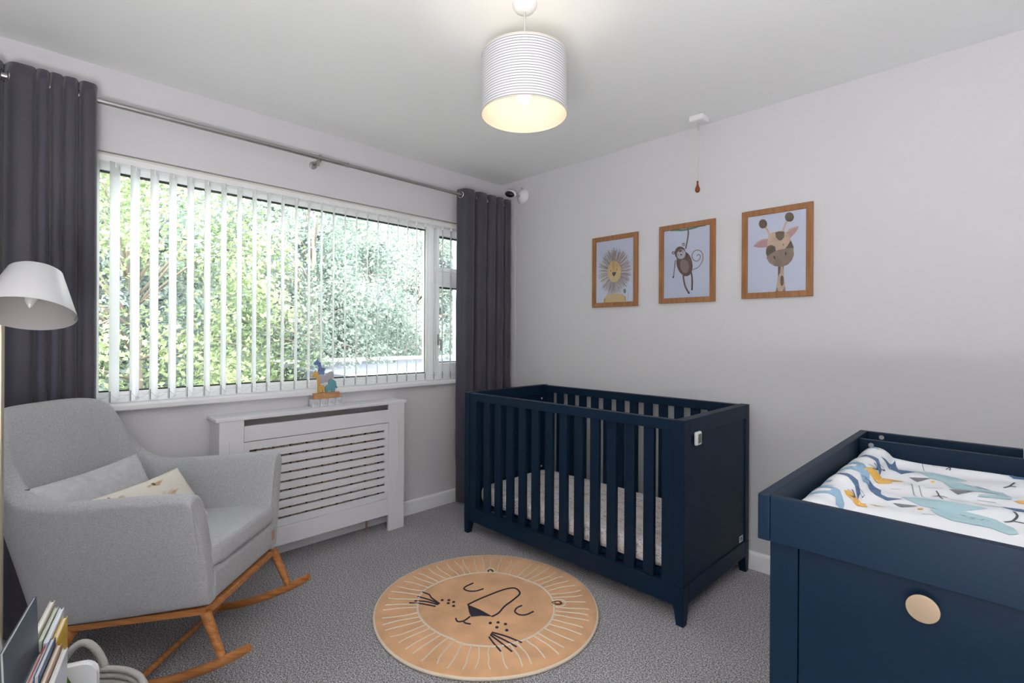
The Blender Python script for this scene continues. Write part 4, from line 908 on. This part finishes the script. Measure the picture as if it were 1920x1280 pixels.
tag(MB().tube([(-2.785, 2.812, 2.29), (-2.780, 2.812, 2.20), (-2.774, 2.812, 1.9), (-2.778, 2.812, 1.6), (-2.768, 2.812, 1.3), (-2.772, 2.812, 1.02), (-2.764, 2.812, .93), (-2.768, 2.812, .6)], .0022, 6).build('camera_cable', M_plastic, None, smooth=True), 'thin white cable running down the corner from the baby camera', 'cable')

# ---------------------------------------------------------------- reading lamp
lp = thing('floor_lamp', 'white cone shade reading lamp on a pale brass pole', 'floor lamp', LD(-1.641, 1.60), YAW)
def ll(L, d, z): return Vector((L+1.641, d-1.60, z))
MB().lathe([(.108, 0), (.108, .012), (.103, .018), (.02, .022)], 40).build('lamp_base', M_lampw, lp, smooth=2)
MB().tube([(0, 0, .02), (0, 0, 1.385)], .0085, 14).build('lamp_pole', M_poleb, lp, smooth=2)
A, B_ = ll(-1.456, 1.50, 1.303), ll(-1.486, 1.555, 1.440); ax = (B_-A); ln = ax.length
Mq = Matrix.Translation(A) @ ax.to_track_quat('Z', 'Y').to_matrix().to_4x4()
MB().lathe([(.113, 0), (.064, ln*.97), (.058, ln), (.001, ln+.001)], 56, M=Mq, cap=False).build('lamp_shade', M_lampw, lp, smooth=2, fix=False)
MB().lathe([(.1115, .0003), (.0625, ln*.96), (.001, ln*.97)], 56, M=Mq, cap=False).build('shade_lining', M_lampin, lp, smooth=2, fix=False)
MB().lathe([(.016, ln*.6), (.016, ln*.96)], 18, M=Mq).build('lamp_holder', M_lampw, lp, smooth=2)
MB().lathe([(.012, ln*.62), (.018, ln*.50), (.0185, ln*.42), (.013, ln*.28), (.004, ln*.16), (.001, ln*.14)], 20, M=Mq).build('candle_bulb', M_bulbglass, lp, smooth=True)
jt = ll(-1.600, 1.57, 1.398)
g = MB(); g.tube([(0, 0, 1.385), (0, 0, 1.41)], .012, 12); g.tube([(0, 0, 1.398), jt, A+(B_-A)*.75 + Vector((-.075, 0, 0))], .006, 10); g.build('lamp_joint', M_lampw, lp, smooth=2)
g = MB(); Mt = Mq @ Matrix.Rotation(R(200), 4, 'Z'); g.box(.1065, .1078, -.014, .014, .006, .018, M=Mt); g.build('shade_label', M_greyplastic, lp)

# ---------------------------------------------------------------- toys on the radiator cover
M_block = mat('white_washed_wood', (.60, .61, .65), .7, var=.12, vscale=60)
M_blockp = mat('pale_grey_letter', (.42, .44, .48), .7)
yb0 = [1.232, 1.280, 1.328, 1.376]
for k, y in enumerate(yb0):
    lab = ['white letter block at the left end of the row of four', 'white letter block second from the left in the row', 'white letter block third from the left in the row', 'white letter block at the right end of the row'][k]
    t = thing('letter_block', lab + ' on the radiator cover', 'letter block', (-2.892, y+.0235, .820), group='white letter blocks')
    MB().box(-.0225, .0225, -.0228, .0228, 0, .0455).build('block', M_block, t, bevel=.002)
    g = MB(); cx, cz = 0, .023
    if k in (0, 3): g.tube([(.0225, -.009, .012), (.0225, -.009, .034), (.0225, .009, .012), (.0225, .009, .034)], .0011, 6)
    elif k == 1: g.tube([(.0225, .010*math.cos(q*math.pi/8), .023+.012*math.sin(q*math.pi/8)) for q in range(16)], .0011, 6, closed=True)
    else: g.tube([(.0225, -.009, .012), (.0225, 0, .034), (.0225, .009, .012)], .0011, 6); g.tube([(.0225, -.005, .020), (.0225, .005, .020)], .0011, 6)
    g.build('letter', M_blockp, t)
pg = thing('animal_puzzle_stand', 'wooden stand of stacked painted zoo animals on the letter blocks', 'wooden toy', (-2.880, 1.322, .8657))
sb = MB().box(-.013, .013, -.078, .078, 0, .034).build('stand_base', M_toywood, pg, bevel=.001)
g = MB(); x_ = .0134
for q, (a, b, c, d) in enumerate(((-.020, .012, -.020, .024), (-.020, .024, -.012, .024), (-.006, .012, -.006, .020), (.002, .012, .002, .020), (.002, .020, .008, .019), (.014, .012, .014, .020), (.014, .012, .020, .012), (.026, .012, .026, .024), (.033, .012, .033, .020), (.040, .013, .046, .020))): g.tube([(x_, a, b), (x_, c, d)], .0008, 5)
g.build('stand_lettering', mat('cream_ink', (.75, .66, .5), .6), sb)
def cutout(nm, m_, pts, x0, x1, bv=.0015):
    return MB().prism(pts, x0, x1, lambda u, v, w_: Vector((w_, u, v))).build(nm, m_, pg, bevel=bv)
# outlines in (y, z) metres above the stand
S_ = lambda P, sx=.125/1000, ox=0, oz=0: [((x-720)*.00042, .034 + (725-y)*.00045) for x, y in P]
gir_ = S_([(590, 722), (592, 620), (578, 520), (560, 515), (545, 520), (505, 500), (505, 485), (540, 455), (560, 425), (572, 440), (585, 450), (605, 480), (615, 560), (625, 620), (670, 625), (685, 645), (692, 722), (665, 722), (660, 690), (622, 690), (615, 722)])
cutout('giraffe', mat('toy_yellow', (.68, .40, .10), .6), gir_, -.005, .009)
ele_ = S_([(698, 722), (695, 660), (715, 635), (745, 620), (750, 570), (775, 550), (820, 560), (855, 590), (862, 640), (878, 668), (868, 678), (845, 650), (838, 665), (838, 722), (800, 722), (795, 695), (735, 700), (728, 722)])
cutout('elephant', mat('toy_teal', (.13, .34, .40), .6), ele_, -.004, .008)
rh_ = S_([(600, 560), (605, 500), (640, 485), (700, 490), (730, 475), (790, 450), (822, 465), (832, 520), (820, 548), (780, 550), (748, 568), (740, 590), (690, 595), (660, 600), (625, 615), (612, 590)])
cutout('rhinoceros', mat('toy_grey', (.46, .44, .48), .6), rh_, -.010, .0)
zb_ = S_([(592, 478), (605, 420), (606, 380), (590, 355), (560, 360), (538, 345), (545, 325), (575, 300), (590, 280), (605, 300), (640, 330), (648, 370), (660, 395), (700, 400), (715, 395), (708, 420), (695, 440), (692, 485), (640, 484)])
zo = cutout('zebra', mat('toy_blue', (.16, .26, .50), .6), zb_, -.011, -.001)
g = MB()
for P in ([(610, 400), (618, 440)], [(640, 395), (645, 450)], [(665, 400), (668, 440)], [(690, 410), (688, 440)], [(620, 370), (645, 365)], [(612, 335), (640, 345)], [(575, 320), (590, 335)]):
    g.tube([(-.0008, a, b) for a, b in S_(P)], .0016, 5)
g.build('zebra_stripes', M_black, zo)
g = MB()
for P in ([(600, 560)], [(610, 620)], [(635, 650)], [(660, 640)], [(605, 590)], [(650, 670)]):
    for a, b in S_(P): g.lathe([(.0022, 0), (.0001, .0006)], 8, M=Matrix.Translation((.009, a, b)) @ Matrix.Rotation(R(90), 4, 'Y'))
g.build('giraffe_spots', M_tan, pg)

# ---------------------------------------------------------------- book basket
BC = LD(-1.085, 1.185)
bk = thing('rope_basket', 'coiled grey rope basket full of picture books at the lower left', 'basket', BC, YAW)
bw, bn = .175, 0
pts = []; rad_r = .0085; turns = 20
for k in range(turns*40+1):
    t = k/40; a = 2*math.pi*t; pts.append(((bw-.012*max(0, 1-t/6)**1.5)*math.cos(a), (bw-.012*max(0, 1-t/6)**1.5)*math.sin(a), .009 + t*.0168))
MB().tube(pts, rad_r, 7).build('rope_coil', M_rope, bk, smooth=True)
MB().lathe([(.001, .002), (bw-.005, .002), (bw-.003, .010), (.001, .010)], 40).build('basket_floor', M_rope, bk)
def hand(sx, sy):
    a = math.atan2(sy, sx); pts = []
    for k in range(15):
        t = k/14; q = a + (t-.5)*.62; pts.append(((bw+.004)*math.cos(q), (bw+.004)*math.sin(q), .325 + .085*math.sin(math.pi*t)**.75))
    g = MB(); g.tube(pts, .0095, 10); g.build('rope_handle', M_rope, bk, smooth=True)
hand(-.45, 1); hand(.5, -1)

def book(label, L, d, ztop, th, wd, ht, cover, yawd=0, lean=0.0, pages=(.72, .70, .66), open_=0.0, rnd_=0.0, hardback=True):
    "far upper corner at L, d, ztop; the book runs from there towards the viewer, th thick, wd wide, ht tall"
    dirn = YAW + R(yawd)
    root = thing('book', label, 'book', LD(L, d, ztop-ht), 0, 'picture books in the rope basket')
    root.rotation_euler = (0, R(lean), dirn); root.location = LD(L, d, ztop) - (Matrix.Rotation(dirn, 3, 'Z') @ Matrix.Rotation(R(lean), 3, 'Y')) @ Vector((0, 0, ht)); cv = mat('book_cover', cover, .35); pg_ = mat('book_pages', pages, .8)
    c = .0012 if th < .008 else .0018
    def leaf(nm, x0, x1, m_, inset=0.0):
        g = MB(); r_ = rnd_ or .001
        prof = [(-wd+inset, inset*.5), (-inset*.5, inset*.5)] + ([(-inset*.5 - r_*(1-math.cos(q)), ht-inset - r_*(1-math.sin(q))) for q in [math.pi/2*k/6 for k in range(7)]] if rnd_ else [(-inset*.5, ht-inset)]) + ([(-wd+inset + r_*(1-math.sin(q)), ht-inset - r_*(1-math.cos(q))) for q in [math.pi/2*k/6 for k in range(7)]] if rnd_ else [(-wd+inset, ht-inset)])
        g.prism(prof, x0, x1, lambda u, v, w_: Vector((w_, u, v))); return g.build(nm, m_, root)
    leaf('cover_board', -th/2, -th/2+c, cv); leaf('cover_board', th/2-c, th/2, cv)
    leaf('page_block', -th/2+c, th/2-c, pg_, .003)
    return root
book('large slate blue picture book standing tallest in the rope basket', -1.069, 1.12, .656, .006, .24, .31, (.055, .085, .12), 33, -2)
book('cream covered book with white page edges behind the slate book', -1.167, 1.27, .566, .010, .18, .24, (.58, .52, .40), 33, 6, (.80, .80, .82))
book('thin pale green book beside the cream book', -1.156, 1.27, .551, .007, .17, .22, (.55, .62, .50), 33, 4)
book('white paperback with a curled cover beside the yellow book', -1.143, 1.27, .548, .009, .17, .22, (.72, .74, .80), 33, 3, (.78, .79, .84))
book('yellow covered book furthest right of the tall books', -1.117, 1.25, .537, .010, .17, .22, (.66, .42, .03), 33, 0, (.80, .74, .60))
lows = [((.75, .40, .02), 'slim orange book lying low in the basket, furthest left'), ((.03, .05, .10), 'slim black spined book beside the orange book'), ((.62, .03, .04), 'slim red book beside the black one'), ((.02, .09, .22), 'small deep blue board book between the red and brown books'), ((.38, .18, .07), 'slim brown book beside the deep blue one'), ((.62, .66, .72), 'slim pale blue book nearest the board book')]
lt = [.521, .529, .542, .556, .540, .528]
for k, (c, lb) in enumerate(lows): book(lb, -1.068+.0100*k, 1.12+.004*k, lt[k], .0092, .15, .16, c, 33, 1)
bb = book('white board book with rounded corners and a leafy green picture', -.996, 1.205, .460, .020, .125, .16, (.72, .74, .78), -65, 0, (.80, .81, .83), rnd_=.03)
g = MB(); g.add([Vector((.0104, u, v)) for u, v in ((-.122, .02), (-.010, .02), (-.040, .105), (-.062, .1555), (-.092, .1555), (-.122, .125))], [(0, 1, 2, 3, 4)])
g.build('cover_picture', mat('leafy_print', (.12, .22, .07), .4, var=.5, vscale=45), bb)
book('white rounded board book at the left edge of the basket', -1.190, 1.14, .625, .012, .20, .27, (.66, .69, .76), 30, -8, (.76, .77, .80), rnd_=.07)
book('white magazine with a curved spine at the left of the basket', -1.120, 1.105, .545, .010, .16, .20, (.74, .74, .76), 20, 6)
book('thin white leaflet beside the curved magazine', -1.100, 1.115, .540, .005, .15, .20, (.70, .66, .64), 20, 8)

# ---------------------------------------------------------------- outside the window
GZ = -2.4
gr = struct(box('trim_2', mat('lawn', (.10, .16, .05), 1.0, var=.3, vscale=3), None, -16, WX-O-.02, -8, 14, GZ-.1, GZ), 'grassy ground outside below the window')
def wallout():
    m = MB(); m.box(WX-O-.02, WX-O, -4, 6, GZ, 0); return struct(m.build('trim_3', mat('outer_render', (.6, .58, .55), .9)), 'outer face of the house wall')
wallout()
ob = thing('flat_roofed_outbuilding', 'white edged flat roof of a low building outside the window', 'outbuilding', (-5.1, 4.6, GZ))
HB = .885-GZ
MB().box(-1.0, 1.0, -2.4, 3.4, 0, HB-.12).build('outbuilding_wall', mat('pale_render', (.62, .6, .57), .9), ob)
MB().box(-1.12, 1.12, -2.55, 3.6, HB-.12, HB).build('flat_roof', mat('grey_roof_felt', (.055, .062, .078), .8, var=.1, vscale=4), ob)
MB().box(-1.14, -1.08, -2.57, 3.62, HB, HB+.045).build('roof_upstand', M_white, ob)
MB().box(1.10, 1.16, -2.57, 3.62, HB-.14, HB+.012).build('fascia_board', M_white, ob)

M_bark = mat('bark', (.16, .13, .10), .9, bump=.5, scale=40)
def leafm(name, a, b, t=.35):
    m = mat(name, a, .55, trans=t, var=.0); nt = m.node_tree; L = nt.links
    tc = nt.nodes.new('ShaderNodeTexCoord'); n = nt.nodes.new('ShaderNodeTexNoise'); n.inputs['Scale'].default_value = 1.6; n.inputs['Detail'].default_value = 6; n.inputs['Roughness'].default_value = .7
    r = nt.nodes.new('ShaderNodeValToRGB'); e = r.color_ramp.elements; e[0].position = .40; e[0].color = (*a, 1); e[1].position = .60; e[1].color = (*b, 1)
    L.new(tc.outputs['Object'], n.inputs['Vector']); L.new(n.outputs['Fac'], r.inputs[0]); L.new(r.outputs[0], nt.nodes['Principled BSDF'].inputs['Base Color']); L.new(r.outputs[0], nt.nodes['Translucent BSDF'].inputs['Color']); return m
LF = [leafm('leaf_fresh', (.115, .17, .075), (.31, .365, .18)), leafm('leaf_silver', (.09, .135, .105), (.25, .295, .245)), leafm('leaf_deep', (.085, .115, .11), (.14, .17, .16), .25)]
def tree(label, cat, name, base, cz, rad, n, ls, mi, seed, clumps=90, droop=.25, group=None):
    rnd = random.Random(seed)
    root = thing(name, label, cat, base, 0, group)
    H = cz-base[2]
    tr = MB(); tr.tube([(0, 0, 0), (.05, .03, H*.4), (0, .05, H*.8), (.02, 0, H+rad[2]*.5)], [.11, .08, .05, .02], 9); tr.build('trunk', M_bark, root, smooth=True)
    br = MB(); cl = []
    for k in range(clumps):
        while True:
            p = Vector((rnd.uniform(-1, 1), rnd.uniform(-1, 1), rnd.uniform(-1, 1)))
            if .25 < p.length < 1: break
        p = p.normalized()*(p.length**.45)
        c = Vector((p.x*rad[0], p.y*rad[1], H + p.z*rad[2])); cl.append((c, p))
        if k < 26:
            a = Vector((0, 0, H + p.z*rad[2]*.45 - .3)); mid = (a+c)/2 + Vector((0, 0, .18)); br.tube([a, mid, c], [.016, .010, .004], 5)
    br.build('branches', M_bark, root, smooth=True)
    vs, fs, mm = [], [], []
    per = n//clumps
    for c, p in cl:
        ax_ = (p + Vector((rnd.uniform(-.5, .5), rnd.uniform(-.5, .5), rnd.uniform(-.3, .3)))).normalized()
        tone = mi if rnd.random() < .82 else 1
        L_ = rnd.uniform(.35, .8)
        for _ in range(per):
            t = rnd.random(); q = c + ax_*L_*(t-.3) + Vector((rnd.gauss(0, .11), rnd.gauss(0, .11), rnd.gauss(0, .11))) - Vector((0, 0, droop*t*t))
            u = Vector((rnd.gauss(0, 1), rnd.gauss(0, 1), rnd.gauss(-.5, .6))).normalized(); v = u.cross(Vector((rnd.gauss(0, 1), rnd.gauss(0, 1), rnd.gauss(0, 1)))).normalized(); s = ls*rnd.uniform(.7, 1.3)
            k = len(vs); w2 = u.cross(v)*s*.12
            vs += [q, q+u*s*.5+v*s*.28+w2, q+u*s, q+u*s*.5-v*s*.28+w2]; fs.append((k, k+1, k+2, k+3)); mm.append(tone)
    me = bpy.data.meshes.new('foliage'); me.from_pydata(vs, [], fs); [me.materials.append(x) for x in LF]; me.polygons.foreach_set('material_index', mm)
    o = bpy.data.objects.new('foliage', me); C.objects.link(o); o.parent = root; o['kind'] = 'stuff'
    return root
tree('bright yellow green leafy tree close outside the left of the window', 'tree', 'leafy_tree', (-5.6, .75, GZ), 1.45, (.95, 1.2, 1.75), 34000, .050, 0, 3, 150)
tree('pale green drooping tree outside the middle of the window', 'tree', 'weeping_tree', (-6.3, 2.7, GZ), 1.75, (1.1, 1.5, 1.7), 34000, .052, 1, 7, 150, .5)
tree('silvery green tree with arching branches outside the right of the window', 'tree', 'arching_tree', (-7.6, 5.2, GZ), 2.0, (1.2, 1.8, 2.0), 34000, .056, 1, 11, 150, .6)
for k, (x, y, z, r_, lb) in enumerate(((-8.2, -.6, 1.3, 1.9, 'dark green tree behind the bright leafy tree, furthest left'), (-8.6, 2.2, 1.6, 2.0, 'dark green tree behind the pale drooping tree'), (-9.6, 5.4, 1.8, 2.2, 'dark green tree behind the arching tree'), (-9.8, 8.8, 1.9, 2.5, 'dark green tree at the right end of the garden'))):
    tree(lb, 'tree', 'dense_tree', (x, y, GZ), z, (1.3, 2.1, 2.6), 22000, .10, 2, 20+k, 110, .2, 'dark trees behind the garden trees')
hg = thing('tall_hedge', 'tall dense dark hedge closing the end of the garden', 'hedge', (-11.2, 3.5, GZ))
g = MB(); rnd = random.Random(2)
g.grid(70, 34, lambda a, b: Vector((.35*math.sin(a*61)+.3*math.sin(b*23+a*17)+rnd.uniform(-.25, .25) - b*.5, -9+20*a, 6.0*b+rnd.uniform(-.1, .1)))); g.grid(20, 4, lambda a, b: Vector((-.5-1.2*b, -9+20*a, 6.0)))
g.build('hedge_body', LF[2], hg, fix=False, smooth=True)
